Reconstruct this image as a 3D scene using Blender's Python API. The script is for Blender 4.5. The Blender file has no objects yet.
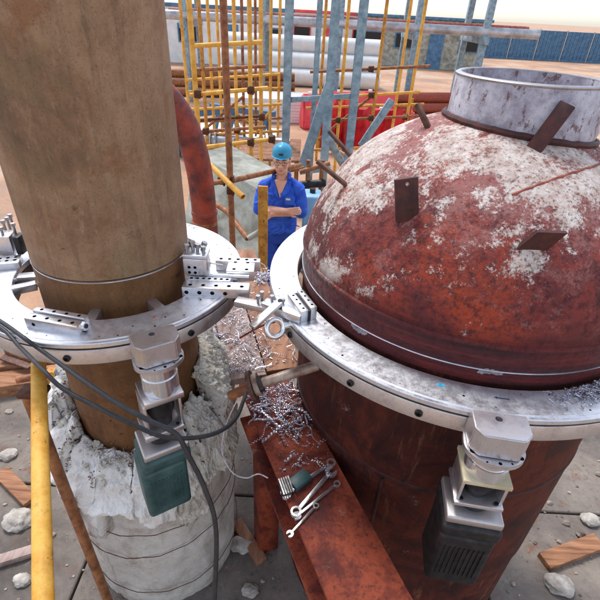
import bpy, bmesh, math, random
from math import sin, cos, pi, radians, sqrt, atan2
from mathutils import Vector, Matrix, noise as mnoise

scene = bpy.context.scene
random.seed(7)
V = Vector

# ------------------------------------------------------------------ camera
PX_F = 449.9                      # focal length in photo pixels (photo 600 wide)
PITCH, ROLL = radians(32.887), radians(3.1515)
CAM = V((0, 0, 0.9))              # ring tops lie at z = 0
FW = V((0, cos(PITCH), -sin(PITCH)))
_r, _u = V((1, 0, 0)), V((0, sin(PITCH), cos(PITCH)))
RT = _r * cos(ROLL) + _u * sin(ROLL)
UP = _u * cos(ROLL) - _r * sin(ROLL)
cd = bpy.data.cameras.new('camera')
cam = bpy.data.objects.new('camera', cd)
scene.collection.objects.link(cam)
cd.sensor_width = 36.0
cd.lens = 36.0 * PX_F / 600.0
cd.clip_start = 0.02
cd.clip_end = 3000
cam.matrix_world = Matrix(((RT.x, UP.x, -FW.x, CAM.x), (RT.y, UP.y, -FW.y, CAM.y),
                           (RT.z, UP.z, -FW.z, CAM.z), (0, 0, 0, 1)))
scene.camera = cam
scene.render.resolution_x = scene.render.resolution_y = 1024

# ------------------------------------------------------------------ sky, sun, exposure
SUN_EL, SUN_AZ = radians(62), radians(-30)     # azimuth from +Y towards +X
world = bpy.data.worlds.new('World')
scene.world = world
world.use_nodes = True
wn, wl = world.node_tree.nodes, world.node_tree.links
wn.clear()
sky = wn.new('ShaderNodeTexSky')
sky.sky_type = 'NISHITA'
sky.sun_disc = False
sky.sun_elevation = SUN_EL
sky.sun_rotation = SUN_AZ
sky.air_density = 1.0
sky.dust_density = 1.2
sky.ozone_density = 1.0
hs = wn.new('ShaderNodeHueSaturation')
hs.inputs['Saturation'].default_value = 0.55     # veiled, almost white sky
bg = wn.new('ShaderNodeBackground')
bg.inputs['Strength'].default_value = 0.15
wo = wn.new('ShaderNodeOutputWorld')
wl.new(sky.outputs[0], hs.inputs['Color'])
wl.new(hs.outputs[0], bg.inputs['Color'])
wl.new(bg.outputs[0], wo.inputs['Surface'])
sl = bpy.data.lights.new('sun', 'SUN')
sl.energy = 1.4
sl.angle = radians(14)
sl.color = (1.0, 0.98, 0.95)
sun = bpy.data.objects.new('sun', sl)
scene.collection.objects.link(sun)
sdir = V((sin(SUN_AZ) * cos(SUN_EL), cos(SUN_AZ) * cos(SUN_EL), sin(SUN_EL)))
sun.rotation_euler = (-sdir).to_track_quat('-Z', 'Y').to_euler()
sun.location = (-3, 6, 12)
scene.cycles.max_bounces = 6
scene.cycles.diffuse_bounces = 3
scene.cycles.glossy_bounces = 3
vs = scene.view_settings
vs.view_transform = 'Standard'
vs.look = 'None'
vs.exposure = 0.95
vs.gamma = 1.0
vs.use_curve_mapping = False

# ------------------------------------------------------------------ from photo pixels to directions
def ray(x, y): return FW * PX_F + RT * (x - 300) - UP * (y - 300)
def PZ(x, y, z): d = ray(x, y); return CAM + d * ((z - CAM.z) / d.z)          # on a level plane
def PY(x, y, yy): d = ray(x, y); return CAM + d * (yy / d.y)                  # on an upright plane
def PD(x, y, dep): return CAM + ray(x, y) * (dep / PX_F)                      # at a depth

# ------------------------------------------------------------------ object helpers
COL = scene.collection
INV = {}
def tag(o, label=None, cat=None, group=None, kind=None):
    if label: o['label'] = label
    if cat: o['category'] = cat
    if group: o['group'] = group
    if kind: o['kind'] = kind
    return o
def thing(name, loc, label, cat, group=None):
    o = bpy.data.objects.new(name, None)
    o.empty_display_size = 0.05
    COL.objects.link(o)
    o.location = loc
    INV[o.name] = Matrix.Translation(V(loc)).inverted()
    return tag(o, label, cat, group)
def finish(bm, ang=38):
    me = bpy.data.meshes.new('mesh')
    bmesh.ops.recalc_face_normals(bm, faces=bm.faces)
    bm.to_mesh(me); bm.free()
    me.polygons.foreach_set('use_smooth', [True] * len(me.polygons))
    me.set_sharp_from_angle(angle=radians(ang))
    return me
def obj(name, bm, m, parent=None, M=None, ang=38):
    me = finish(bm, ang) if isinstance(bm, bmesh.types.BMesh) else bm
    if isinstance(m, (list, tuple)):
        if not me.materials:
            for q in m: me.materials.append(q)
    elif m is not None and not me.materials:
        me.materials.append(m)
    o = bpy.data.objects.new(name, me)
    COL.objects.link(o)
    if M is None: M = Matrix()
    o.matrix_basis = M
    if parent is not None:
        o.parent = parent
        o.matrix_parent_inverse = INV[parent.name]
    INV[o.name] = M.inverted()
    return o
def struct(name, bm, m, M=None): return tag(obj(name, bm, m, None, M), kind='structure')

# ------------------------------------------------------------------ shape helpers (all add to a bmesh)
def nb(): return bmesh.new()
def frame(d, up=V((0, 0, 1))):
    d = d.normalized()
    if abs(d.dot(up)) > 0.98: up = V((1, 0, 0))
    s = d.cross(up).normalized()
    return d, s, s.cross(d).normalized()
def add_bm(bm, other):
    me = bpy.data.meshes.new('tmp'); other.to_mesh(me); other.free(); bm.from_mesh(me); bpy.data.meshes.remove(me)
def box(bm, c, size, M=None, bev=0.0, seg=2):
    t = bmesh.new()
    bmesh.ops.create_cube(t, size=1.0)
    for v in t.verts: v.co = V((v.co.x * size[0], v.co.y * size[1], v.co.z * size[2]))
    if bev > 0: bmesh.ops.bevel(t, geom=t.edges[:], offset=bev, segments=seg, affect='EDGES', profile=0.5)
    for v in t.verts:
        v.co = v.co + V(c)
        if M is not None: v.co = M @ v.co
    add_bm(bm, t)
    return bm
def bar(bm, a, b, w, h, bev=0.0, up=V((0, 0, 1)), top=False):
    """box from a to b, w wide, h high; with top=True a and b lie on the middle of its upper face"""
    a, b = V(a), V(b)
    d, s, u = frame(b - a, up)
    c = (a + b) / 2
    if top: c = c - u * h / 2
    M = Matrix(((d.x, s.x, u.x, c.x), (d.y, s.y, u.y, c.y), (d.z, s.z, u.z, c.z), (0, 0, 0, 1)))
    return box(bm, (0, 0, 0), ((b - a).length, w, h), M, bev)
def tube(bm, pts, r, n=12, cap=True, up=V((0, 0, 1))):
    pts = [V(p) for p in pts]
    rs = r if isinstance(r, (list, tuple)) else [r] * len(pts)
    rings, prev = [], None
    for i, p in enumerate(pts):
        d = (pts[min(i + 1, len(pts) - 1)] - pts[max(i - 1, 0)]).normalized()
        if prev is None: _, s, u = frame(d, up)
        else:
            s = (prev - d * prev.dot(d)).normalized(); u = s.cross(d)
        prev = s
        rings.append([bm.verts.new(p + (s * cos(2 * pi * k / n) + u * sin(2 * pi * k / n)) * rs[i]) for k in range(n)])
    for a, b in zip(rings, rings[1:]):
        for k in range(n): bm.faces.new((a[k], a[(k + 1) % n], b[(k + 1) % n], b[k]))
    if cap:
        bm.faces.new(rings[0]); bm.faces.new(rings[-1])
    return bm
def pipe_hollow(bm, a, b, r, t, n=24):
    a, b = V(a), V(b)
    d, s, u = frame(b - a)
    R = []
    for p, q in ((a, r), (b, r), (b, r - t), (a, r - t)):
        R.append([bm.verts.new(p + (s * cos(2 * pi * k / n) + u * sin(2 * pi * k / n)) * q) for k in range(n)])
    for i in range(4):
        A, B = R[i], R[(i + 1) % 4]
        for k in range(n): bm.faces.new((A[k], A[(k + 1) % n], B[(k + 1) % n], B[k]))
    return bm
def lathe(bm, c, prof, n=96, a0=0.0, a1=2 * pi, closed=True):
    """revolve a (r, z) profile about the upright axis through c; closed joins last to first"""
    full = abs(a1 - a0 - 2 * pi) < 1e-6
    m = n if full else n + 1
    R = []
    for k in range(m):
        a = a0 + (a1 - a0) * k / n
        R.append([bm.verts.new((c[0] + r * cos(a), c[1] + r * sin(a), z)) for r, z in prof])
    L = len(prof)
    for k in range(n):
        A, B = R[k], R[(k + 1) % m]
        for i in range(L if closed else L - 1):
            j = (i + 1) % L
            bm.faces.new((A[i], B[i], B[j], A[j]))
    if not full and closed:
        bm.faces.new(R[0]); bm.faces.new(R[-1])
    return bm
def crom(pts, n=8):
    pts = [V(p) for p in pts]
    P = [pts[0] * 2 - pts[1]] + pts + [pts[-1] * 2 - pts[-2]]
    out = []
    for i in range(1, len(P) - 2):
        for k in range(n):
            t = k / n
            a, b, c, d = P[i - 1], P[i], P[i + 1], P[i + 2]
            out.append(0.5 * ((2 * b) + (c - a) * t + (2 * a - 5 * b + 4 * c - d) * t * t + (3 * b - a - 3 * c + d) * t ** 3))
    out.append(pts[-1])
    return out
def prism(bm, outline, h, M):
    """outline [(x, y)] extruded 0..h along local z, placed by M"""
    A = [bm.verts.new(M @ V((x, y, 0))) for x, y in outline]
    B = [bm.verts.new(M @ V((x, y, h))) for x, y in outline]
    n = len(A)
    bm.faces.new(A); bm.faces.new(B)
    for k in range(n): bm.faces.new((A[k], A[(k + 1) % n], B[(k + 1) % n], B[k]))
    return bm
def mat_frame(c, x, z=V((0, 0, 1))):
    x = V(x).normalized(); z = V(z); y = z.cross(x).normalized(); z = x.cross(y)
    return Matrix(((x.x, y.x, z.x, c[0]), (x.y, y.y, z.y, c[1]), (x.z, y.z, z.z, c[2]), (0, 0, 0, 1)))
def drill(bm, cutters, m_body, m_hole):
    """cut holes: cutters = [(centre, axis, radius, depth)]"""
    me = finish(bm); me.materials.append(m_body); me.materials.append(m_hole)
    cb = nb()
    for c, ax, r, dep in cutters:
        ax = V(ax).normalized()
        tube(cb, [V(c) + ax * 0.004, V(c) - ax * dep], r, 14)
    cme = finish(cb); cme.materials.append(m_body); cme.materials.append(m_hole)
    for p in cme.polygons: p.material_index = 1
    a = bpy.data.objects.new('t1', me); b = bpy.data.objects.new('t2', cme)
    COL.objects.link(a); COL.objects.link(b)
    mod = a.modifiers.new('b', 'BOOLEAN'); mod.object = b; mod.operation = 'DIFFERENCE'; mod.solver = 'EXACT'
    dg = bpy.context.evaluated_depsgraph_get(); dg.update()
    out = bpy.data.meshes.new_from_object(a.evaluated_get(dg))
    bpy.data.objects.remove(a); bpy.data.objects.remove(b)
    out.polygons.foreach_set('use_smooth', [True] * len(out.polygons))
    out.set_sharp_from_angle(angle=radians(38))
    return out
def remesh(bm, vox, smooth=3, sfac=0.5):
    me = finish(bm)
    a = bpy.data.objects.new('t1', me); COL.objects.link(a)
    m = a.modifiers.new('r', 'REMESH'); m.mode = 'VOXEL'; m.voxel_size = vox
    s = a.modifiers.new('s', 'SMOOTH'); s.iterations = smooth; s.factor = sfac
    dg = bpy.context.evaluated_depsgraph_get(); dg.update()
    out = bpy.data.meshes.new_from_object(a.evaluated_get(dg))
    bpy.data.objects.remove(a)
    out.polygons.foreach_set('use_smooth', [True] * len(out.polygons))
    return out
def rough_up(bm, amp, sc, seed=0):
    o = V((seed * 3.1, seed * 1.7, seed * 5.3))
    for v in bm.verts:
        v.co += mnoise.noise_vector(v.co * sc + o) * amp
    return bm

# ------------------------------------------------------------------ materials
def srgb(r, g, b):
    f = lambda c: (c / 255 / 12.92) if c / 255 <= 0.04045 else ((c / 255 + 0.055) / 1.055) ** 2.4
    return (f(r), f(g), f(b), 1)
class Mat:
    def __init__(s, name):
        s.m = bpy.data.materials.new(name); s.m.use_nodes = True
        s.t = s.m.node_tree; s.n = s.t.nodes; s.l = s.t.links
        s.b = s.n['Principled BSDF']
        s.co = s.n.new('ShaderNodeTexCoord').outputs['Object']
    def mapped(s, scale=(1, 1, 1), loc=(0, 0, 0), rot=(0, 0, 0)):
        m = s.n.new('ShaderNodeMapping'); m.inputs['Scale'].default_value = scale
        m.inputs['Location'].default_value = loc; m.inputs['Rotation'].default_value = rot
        s.l.new(s.co, m.inputs['Vector']); return m.outputs[0]
    def noise(s, scale, detail=6, rough=0.6, dist=0.0, stretch=None, loc=(0, 0, 0)):
        n = s.n.new('ShaderNodeTexNoise'); n.inputs['Scale'].default_value = scale
        n.inputs['Detail'].default_value = detail; n.inputs['Roughness'].default_value = rough
        n.inputs['Distortion'].default_value = dist
        s.l.new(s.mapped(stretch or (1, 1, 1), loc), n.inputs['Vector']); return n.outputs['Fac']
    def ramp(s, fac, stops):
        r = s.n.new('ShaderNodeValToRGB'); e = r.color_ramp.elements
        while len(e) < len(stops): e.new(0.5)
        for q, (p, c) in zip(e, stops):
            q.position = p; q.color = c if len(c) == 4 else (*c, 1)
        s.l.new(fac, r.inputs[0]); return r.outputs[0]
    def step(s, fac, a, b, va=0.0, vb=1.0):
        m = s.n.new('ShaderNodeMapRange'); m.interpolation_type = 'SMOOTHSTEP'
        for k, v in (('From Min', a), ('From Max', b), ('To Min', va), ('To Max', vb)): m.inputs[k].default_value = v
        s.l.new(fac, m.inputs['Value']); return m.outputs[0]
    def math(s, op, a, b):
        m = s.n.new('ShaderNodeMath'); m.operation = op
        for i, x in enumerate((a, b)):
            if isinstance(x, (int, float)): m.inputs[i].default_value = x
            else: s.l.new(x, m.inputs[i])
        return m.outputs[0]
    def mix(s, fac, a, b, blend='MIX'):
        m = s.n.new('ShaderNodeMix'); m.data_type = 'RGBA'; m.blend_type = blend
        for k, x in ((0, fac), (6, a), (7, b)):
            if isinstance(x, (int, float)): m.inputs[k].default_value = x
            elif isinstance(x, tuple): m.inputs[k].default_value = x if len(x) == 4 else (*x, 1)
            else: s.l.new(x, m.inputs[k])
        return m.outputs[2]
    def sep(s):
        x = s.n.new('ShaderNodeSeparateXYZ'); s.l.new(s.co, x.inputs[0]); return x.outputs
    def bump(s, h, strength=0.3, dist=0.01):
        b = s.n.new('ShaderNodeBump'); b.inputs['Strength'].default_value = strength; b.inputs['Distance'].default_value = dist
        s.l.new(h, b.inputs['Height']); s.l.new(b.outputs[0], s.b.inputs['Normal'])
    def set(s, **k):
        for q, v in k.items():
            i = s.b.inputs[{'color': 'Base Color', 'rough': 'Roughness', 'metal': 'Metallic', 'spec': 'Specular IOR Level', 'coat': 'Coat Weight'}[q]]
            if isinstance(v, (int, float)): i.default_value = v
            elif isinstance(v, tuple): i.default_value = v if len(v) == 4 else (*v, 1)
            else: s.l.new(v, i)
        return s
def simple(name, c1, c2, scale=8, rough=0.6, metal=0.0, bump=0.15, bscale=None, lo=0.35, hi=0.65, stretch=None, bdist=0.004, spec=0.5):
    M = Mat(name)
    f = M.noise(scale, 7, 0.65, stretch=stretch)
    M.set(color=M.ramp(f, [(lo, c1), (hi, c2)]), rough=rough, metal=metal, spec=spec)
    if bump: M.bump(M.noise(bscale or scale * 6, 5, 0.6, stretch=stretch), bump, bdist)
    return M.m

def make_metal(name, tint, dirt, r0, r1, sc=9, dirt_amt=0.6):
    M = Mat(name)
    d = M.noise(sc, 8, 0.7, 0.6)
    fine = M.noise(140, 3, 0.6)
    sp = M.step(M.noise(260, 2, 0.5), 0.66, 0.74)
    k = M.step(d, 0.42, 0.72, 0.0, dirt_amt)
    col = M.mix(k, tint, dirt)
    col = M.mix(M.math('MULTIPLY', sp, 0.55), col, (0.12, 0.11, 0.12))
    M.set(color=col, metal=0.92, rough=M.step(d, 0.3, 0.75, r0, r1))
    M.bump(fine, 0.08, 0.001)
    return M.m
def make_ring(name, c, tint, dirt, r0, r1, amt):
    M = Mat(name)
    vm = M.n.new('ShaderNodeVectorMath'); vm.operation = 'DISTANCE'
    fl = M.mapped((1, 1, 0)); M.l.new(fl, vm.inputs[0]); vm.inputs[1].default_value = (c[0], c[1], 0)
    tn = M.n.new('ShaderNodeTexNoise'); tn.noise_dimensions = '1D'
    tn.inputs['Scale'].default_value = 420; tn.inputs['Detail'].default_value = 4
    M.l.new(vm.outputs['Value'], tn.inputs['W'])
    turn = tn.outputs['Fac']
    d = M.noise(8, 10, 0.78, 0.1)
    sm = M.noise(26, 10, 0.82, 0.05, loc=(4, 2, 1))
    col = M.mix(M.step(d, 0.44, 0.68, 0, amt), tint, dirt)
    col = M.mix(M.step(sm, 0.58, 0.68, 0, 0.6), col, (0.24, 0.22, 0.23))
    col = M.mix(M.step(turn, 0.35, 0.7, 0.0, 0.18), col, (0.4, 0.4, 0.43))
    sp = M.step(M.noise(330, 3, 0.6), 0.62, 0.70)
    col = M.mix(M.math('MULTIPLY', sp, 0.6), col, (0.10, 0.09, 0.10))
    rust = M.step(M.noise(11, 8, 0.75, 0.3, loc=(1, 7, 3)), 0.66, 0.74, 0, 0.5)
    col = M.mix(rust, col, (0.30, 0.17, 0.10))
    M.set(color=col, metal=0.9, rough=M.step(sm, 0.3, 0.7, r0, r1))
    M.bump(M.math('ADD', turn, M.math('MULTIPLY', M.noise(160, 4, 0.7), 0.6)), 0.12, 0.001)
    return M.m
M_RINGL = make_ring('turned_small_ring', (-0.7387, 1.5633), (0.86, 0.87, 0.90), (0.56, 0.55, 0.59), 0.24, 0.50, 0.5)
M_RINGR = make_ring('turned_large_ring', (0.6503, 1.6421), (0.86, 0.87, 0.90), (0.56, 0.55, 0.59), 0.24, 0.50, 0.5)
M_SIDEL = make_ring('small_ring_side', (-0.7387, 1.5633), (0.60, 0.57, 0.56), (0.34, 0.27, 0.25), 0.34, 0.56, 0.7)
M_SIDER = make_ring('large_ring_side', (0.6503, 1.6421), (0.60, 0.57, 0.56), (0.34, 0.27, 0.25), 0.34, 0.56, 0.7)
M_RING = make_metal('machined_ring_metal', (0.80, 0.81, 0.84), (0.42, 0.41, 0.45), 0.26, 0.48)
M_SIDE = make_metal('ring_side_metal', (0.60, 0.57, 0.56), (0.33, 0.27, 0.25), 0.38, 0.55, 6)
M_BLOCK = make_metal('machined_block_metal', (0.74, 0.72, 0.73), (0.44, 0.38, 0.37), 0.25, 0.45, 14)
M_STEEL = make_metal('dull_steel', (0.42, 0.41, 0.42), (0.2, 0.17, 0.16), 0.35, 0.55, 20)
M_CHROME = make_metal('chrome_tool_steel', (0.85, 0.85, 0.86), (0.6, 0.58, 0.58), 0.14, 0.3, 20, 0.4)
M_DARK = simple('dark_oily_steel', (0.02, 0.02, 0.022), (0.05, 0.045, 0.045), 30, 0.45, 0.6, 0.1)
M_SLEEVE = simple('dark_sleeve_steel', (0.07, 0.06, 0.065), (0.16, 0.14, 0.14), 14, 0.5, 0.5, 0.15)
M_HOLE = simple('dark_hole', (0.012, 0.011, 0.011), (0.02, 0.018, 0.018), 30, 0.7, 0, 0)  # shade inside drilled holes put into the colour; window panes use it too

def make_pipe():
    M = Mat('weathered_pipe_steel')
    f = M.noise(2.6, 10, 0.72, 0.3)
    col = M.ramp(f, [(0.28, srgb(98, 74, 54)), (0.43, srgb(140, 107, 79)), (0.56, srgb(160, 128, 98)), (0.68, srgb(134, 100, 72)), (0.8, srgb(108, 78, 54))])
    st = M.noise(26, 8, 0.75, 0.15, stretch=(1, 1, 0.10))
    col = M.mix(M.step(st, 0.45, 0.72, 0, 0.5), col, srgb(92, 68, 50))
    lt = M.noise(40, 8, 0.78, 0.1, stretch=(1, 1, 0.35), loc=(9, 2, 5))
    col = M.mix(M.step(lt, 0.52, 0.68, 0, 0.5), col, srgb(176, 152, 126))
    ora = M.noise(4.5, 9, 0.74, 0.3, loc=(3, 1, 2))
    col = M.mix(M.step(ora, 0.54, 0.66, 0, 0.6), col, srgb(132, 82, 46))
    grn = M.noise(3.1, 8, 0.7, 0.4, loc=(6, 6, 1))
    col = M.mix(M.step(grn, 0.52, 0.69, 0, 0.42), col, srgb(112, 100, 66))
    dk = M.noise(7, 10, 0.8, 0.5, loc=(7, 4, 1), stretch=(0.8, 0.8, 1.6))
    col = M.mix(M.step(dk, 0.60, 0.68, 0, 0.75), col, srgb(62, 44, 34))
    sp = M.noise(150, 5, 0.75)
    col = M.mix(M.step(sp, 0.52, 0.66, 0, 0.5), col, srgb(84, 60, 44))
    # below the cut the wall colour is multiplied darker and browner
    z = M.step(M.sep()[2], 0.085, 0.105)
    low = M.mix(0.85, col, srgb(196, 164, 122), 'MULTIPLY')
    col = M.mix(z, low, col)
    M.set(color=col, rough=M.step(lt, 0.35, 0.7, 0.5, 0.8), metal=0.0, spec=0.35)
    M.bump(M.math('ADD', M.math('ADD', M.noise(80, 8, 0.78), dk), M.math('MULTIPLY', st, 0.8)), 0.45, 0.004)
    return M.m
M_PIPE = make_pipe()

CL, CR = V((-0.7387, 1.5633, 0)), V((0.6503, 1.6421, 0))
RP = 0.2847                         # big pipe
RV = 0.648                          # vessel shell
DZ, DB = 0.072, 0.567               # dome spring line and rise
def make_vessel():
    M = Mat('rusty_vessel_shell')
    x, y, z = M.sep()
    big = M.noise(2.6, 10, 0.7, 0.2)
    col = M.ramp(big, [(0.28, srgb(58, 18, 22)), (0.42, srgb(106, 34, 34)), (0.52, srgb(138, 46, 36)), (0.62, srgb(98, 32, 36)), (0.78, srgb(72, 28, 34))])
    org = M.noise(2.3, 8, 0.7, 0.15, loc=(2.2, 5, 1.3))
    col = M.mix(M.step(org, 0.48, 0.63, 0, 0.8), col, srgb(180, 66, 26))
    fine = M.noise(42, 9, 0.75, 0.1)
    col = M.mix(M.step(fine, 0.46, 0.62, 0, 0.75), col, srgb(56, 24, 30))
    gran = M.noise(120, 6, 0.75)
    # pale primer and lime residue: thick on the crown and the left shoulder, broken up lower down
    n1 = M.step(M.noise(3.0, 6, 0.62, 0.2, loc=(0.6, 0.2, 0.9)), 0.25, 0.75, 0.26, 0.74)
    n2 = M.noise(20, 10, 0.8, 0.1)
    hgt = M.step(z, 0.06, 0.56, -0.14, 0.06)
    lft = M.step(x, 0.05, 0.55, 0.10, -0.005)
    w = M.math('ADD', M.math('ADD', n1, hgt), M.math('ADD', lft, M.math('ADD', M.math('MULTIPLY', M.math('SUBTRACT', n2, 0.5), 0.85), M.math('MULTIPLY', M.math('SUBTRACT', gran, 0.5), 0.45))))
    pink = M.math('ADD', M.math('ADD', M.noise(7, 10, 0.75, 0.1, loc=(4, 4, 4)), hgt), M.math('MULTIPLY', M.math('SUBTRACT', gran, 0.5), 0.5))
    col = M.mix(M.step(pink, 0.45, 0.62, 0, 0.75), col, srgb(166, 112, 106))
    pale = M.ramp(n2, [(0.3, srgb(150, 122, 114)), (0.47, srgb(206, 188, 176)), (0.62, srgb(240, 233, 225))])
    col = M.mix(M.step(w, 0.515, 0.61, 0, 0.88), col, pale)
    brn = M.noise(9, 10, 0.8, 0.1, loc=(2, 7, 7))
    col = M.mix(M.step(brn, 0.56, 0.66, 0, 0.5), col, srgb(128, 74, 68))
    sp = M.noise(85, 6, 0.78, loc=(1, 8, 2))
    col = M.mix(M.step(sp, 0.52, 0.62, 0, 0.8), col, srgb(84, 48, 50))
    # shell below the spring line: dark red primer in rolled bands
    bands = M.noise(10, 6, 0.65, 0.2, stretch=(0.35, 0.35, 5))
    shell = M.ramp(bands, [(0.3, srgb(46, 14, 20)), (0.5, srgb(80, 22, 26)), (0.66, srgb(112, 34, 30)), (0.8, srgb(62, 22, 28))])
    shell = M.mix(M.step(fine, 0.5, 0.72, 0, 0.6), shell, srgb(48, 20, 24))
    zz = M.math('ADD', z, M.math('MULTIPLY', M.math('SUBTRACT', n1, 0.5), 0.10))
    col = M.mix(M.step(zz, 0.11, 0.21), shell, col)
    M.set(color=col, rough=M.step(fine, 0.35, 0.7, 0.45, 0.78), spec=0.4)
    M.bump(M.math('ADD', M.math('ADD', fine, M.math('MULTIPLY', gran, 0.6)), M.math('MULTIPLY', w, 0.9)), 0.7, 0.006)
    return M.m
M_VES = make_vessel()
def make_shell_low():
    M = Mat('rusty_lower_shell')
    f = M.noise(4, 9, 0.7, 0.6)
    col = M.ramp(f, [(0.3, srgb(28, 13, 13)), (0.46, srgb(68, 26, 20)), (0.58, srgb(98, 42, 26)), (0.72, srgb(58, 20, 18))])
    col = M.mix(M.step(M.noise(30, 7, 0.7, 0.3, stretch=(1, 1, 0.3)), 0.5, 0.7, 0, 0.65), col, srgb(44, 24, 22))
    col = M.mix(M.step(M.noise(14, 9, 0.78, 0.2, stretch=(1, 1, 0.12), loc=(2, 2, 0)), 0.55, 0.68, 0, 0.6), col, srgb(138, 92, 66))
    col = M.mix(M.step(M.noise(110, 6, 0.78), 0.54, 0.66, 0, 0.6), col, srgb(40, 24, 22))
    col = M.mix(M.step(M.noise(7, 10, 0.8, 0.1, loc=(9, 1, 4)), 0.62, 0.68, 0, 0.5), col, srgb(150, 130, 120))
    M.set(color=col, rough=M.step(f, 0.3, 0.7, 0.6, 0.82), spec=0.3)
    M.bump(M.math('ADD', M.noise(45, 9, 0.78), f), 0.5, 0.006)
    return M.m
M_LOW = make_shell_low()
M_LUG = simple('dark_red_lug_steel', srgb(50, 26, 26), srgb(86, 42, 38), 25, 0.6, 0.2, 0.25)
M_ROD = simple('rusty_rod', srgb(70, 44, 36), srgb(120, 82, 66), 40, 0.6, 0.2, 0.2)
M_WELD = simple('rust_orange_weld', srgb(120, 48, 36), srgb(164, 80, 56), 30, 0.6, 0.1, 0.3)
def make_paint(name, c1, c2, wear, amt):
    M = Mat(name)
    col = M.mix(M.step(M.noise(9, 8, 0.7), 0.35, 0.65), c1, c2)
    col = M.mix(M.step(M.noise(30, 9, 0.78, 0.1, stretch=(1, 1, 0.6)), amt, amt + 0.06, 0, 0.85), col, wear)
    col = M.mix(M.step(M.noise(4, 8, 0.75, 0.2, loc=(3, 3, 3)), 0.52, 0.72, 0, 0.5), col, wear)
    col = M.mix(M.step(M.noise(120, 6, 0.75), 0.55, 0.68, 0, 0.4), col, srgb(120, 100, 76))
    M.set(color=col, rough=M.step(M.noise(20, 7, 0.7), 0.3, 0.7, 0.4, 0.7), spec=0.4)
    M.bump(M.noise(50, 8, 0.75), 0.35, 0.003)
    return M.m
M_NECK = make_paint('blue_grey_neck_paint', srgb(140, 134, 148), srgb(196, 194, 204), srgb(96, 62, 56), 0.54)
M_BRIGHT = simple('bright_cut_metal', (0.6, 0.6, 0.62), (0.8, 0.8, 0.82), 30, 0.3, 0.9, 0)
M_TEAL = simple('teal_motor_paint', srgb(36, 66, 66), srgb(66, 98, 96), 14, 0.42, 0.0, 0.12)
M_BLACKRUB = simple('black_rubber', (0.012, 0.012, 0.014), (0.035, 0.034, 0.036), 30, 0.5, 0, 0.12)
M_YEL = make_paint('yellow_scaffold_paint', srgb(216, 150, 46), srgb(240, 188, 90), srgb(128, 74, 40), 0.60)
M_YELD = make_paint('worn_yellow_paint', srgb(178, 116, 46), srgb(222, 164, 66), srgb(110, 66, 40), 0.56)
M_BRTUBE = simple('rusty_tube', srgb(112, 66, 40), srgb(176, 116, 72), 18, 0.6, 0.1, 0.25)
M_STUB = simple('worn_stub_steel', srgb(112, 78, 60), srgb(190, 172, 158), 16, 0.45, 0.4, 0.25)
M_CLAMP = simple('rusty_coupler', srgb(62, 36, 28), srgb(116, 70, 46), 30, 0.6, 0.4, 0.3)
M_WOOD = simple('orange_timber', srgb(112, 70, 46), srgb(178, 126, 90), 14, 0.8, 0, 0.4, stretch=(0.22, 2.4, 2.4))
M_BOARD = simple('grey_brown_board', srgb(128, 100, 88), srgb(186, 166, 158), 7, 0.75, 0, 0.3, stretch=(2.5, 0.5, 2))
M_BOARD2 = simple('brown_board', srgb(120, 76, 52), srgb(176, 128, 98), 7, 0.75, 0, 0.3, stretch=(2.5, 0.4, 2))
def make_beam():
    M = Mat('orange_rust_beam')
    f = M.noise(5, 9, 0.72, 0.3)
    col = M.ramp(f, [(0.3, srgb(54, 24, 22)), (0.45, srgb(108, 42, 30)), (0.56, srgb(156, 70, 42)), (0.68, srgb(120, 44, 32)), (0.8, srgb(80, 44, 38))])
    col = M.mix(M.step(M.noise(48, 8, 0.78), 0.5, 0.64, 0, 0.7), col, srgb(66, 28, 24))
    col = M.mix(M.step(M.noise(9, 8, 0.75, 0.5, loc=(5, 3, 1)), 0.6, 0.7, 0, 0.6), col, srgb(150, 128, 118))
    M.set(color=col, rough=0.66, spec=0.35)
    M.bump(M.noise(60, 8, 0.75), 0.5, 0.005)
    return M.m
M_BEAM = make_beam()
M_INS = simple('white_insulation_plaster', srgb(226, 220, 212), srgb(250, 248, 245), 9, 0.95, 0, 0.9, 60, bdist=0.012)
M_INSY = simple('cream_insulation_wool', srgb(206, 197, 180), srgb(246, 243, 234), 16, 0.95, 0, 1.0, 70, bdist=0.016)
M_REDPIPE = simple('red_oxide_pipe', srgb(66, 36, 40), srgb(172, 70, 46), 10, 0.6, 0, 0.35)
M_CONC = simple('pale_concrete', srgb(120, 120, 106), srgb(182, 180, 168), 4, 0.85, 0, 0.3, 30)
M_BLUEST = simple('blue_grey_steel', srgb(104, 130, 146), srgb(156, 180, 190), 9, 0.5, 0, 0.15)
M_RED = simple('red_plastic', srgb(214, 58, 66), srgb(232, 92, 96), 3, 0.5, 0, 0.05)
M_WHITE = simple('white_panel_paint', srgb(214, 216, 216), srgb(238, 238, 236), 2, 0.6, 0, 0.05)
M_BLUE = simple('blue_trestle_paint', srgb(52, 92, 128), srgb(88, 132, 164), 4, 0.5, 0, 0.1)
M_CYAN = simple('cyan_mark', srgb(40, 150, 190), srgb(90, 200, 226), 60, 0.6, 0, 0)
M_INK = simple('dark_blue_mark', srgb(28, 38, 70), srgb(40, 52, 92), 60, 0.6, 0, 0)
M_REDMARK = simple('red_mark', srgb(190, 30, 30), srgb(220, 50, 40), 60, 0.6, 0, 0)
M_CHALK = simple('white_chalk', srgb(150, 136, 142), srgb(206, 200, 204), 60, 0.9, 0, 0)
M_BEIGE = simple('beige_cover', srgb(176, 160, 128), srgb(206, 192, 160), 10, 0.6, 0, 0.1)
M_CHIP = make_metal('swarf_metal', (0.62, 0.60, 0.66), (0.14, 0.12, 0.17), 0.25, 0.5, 45, 0.95)
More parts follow.
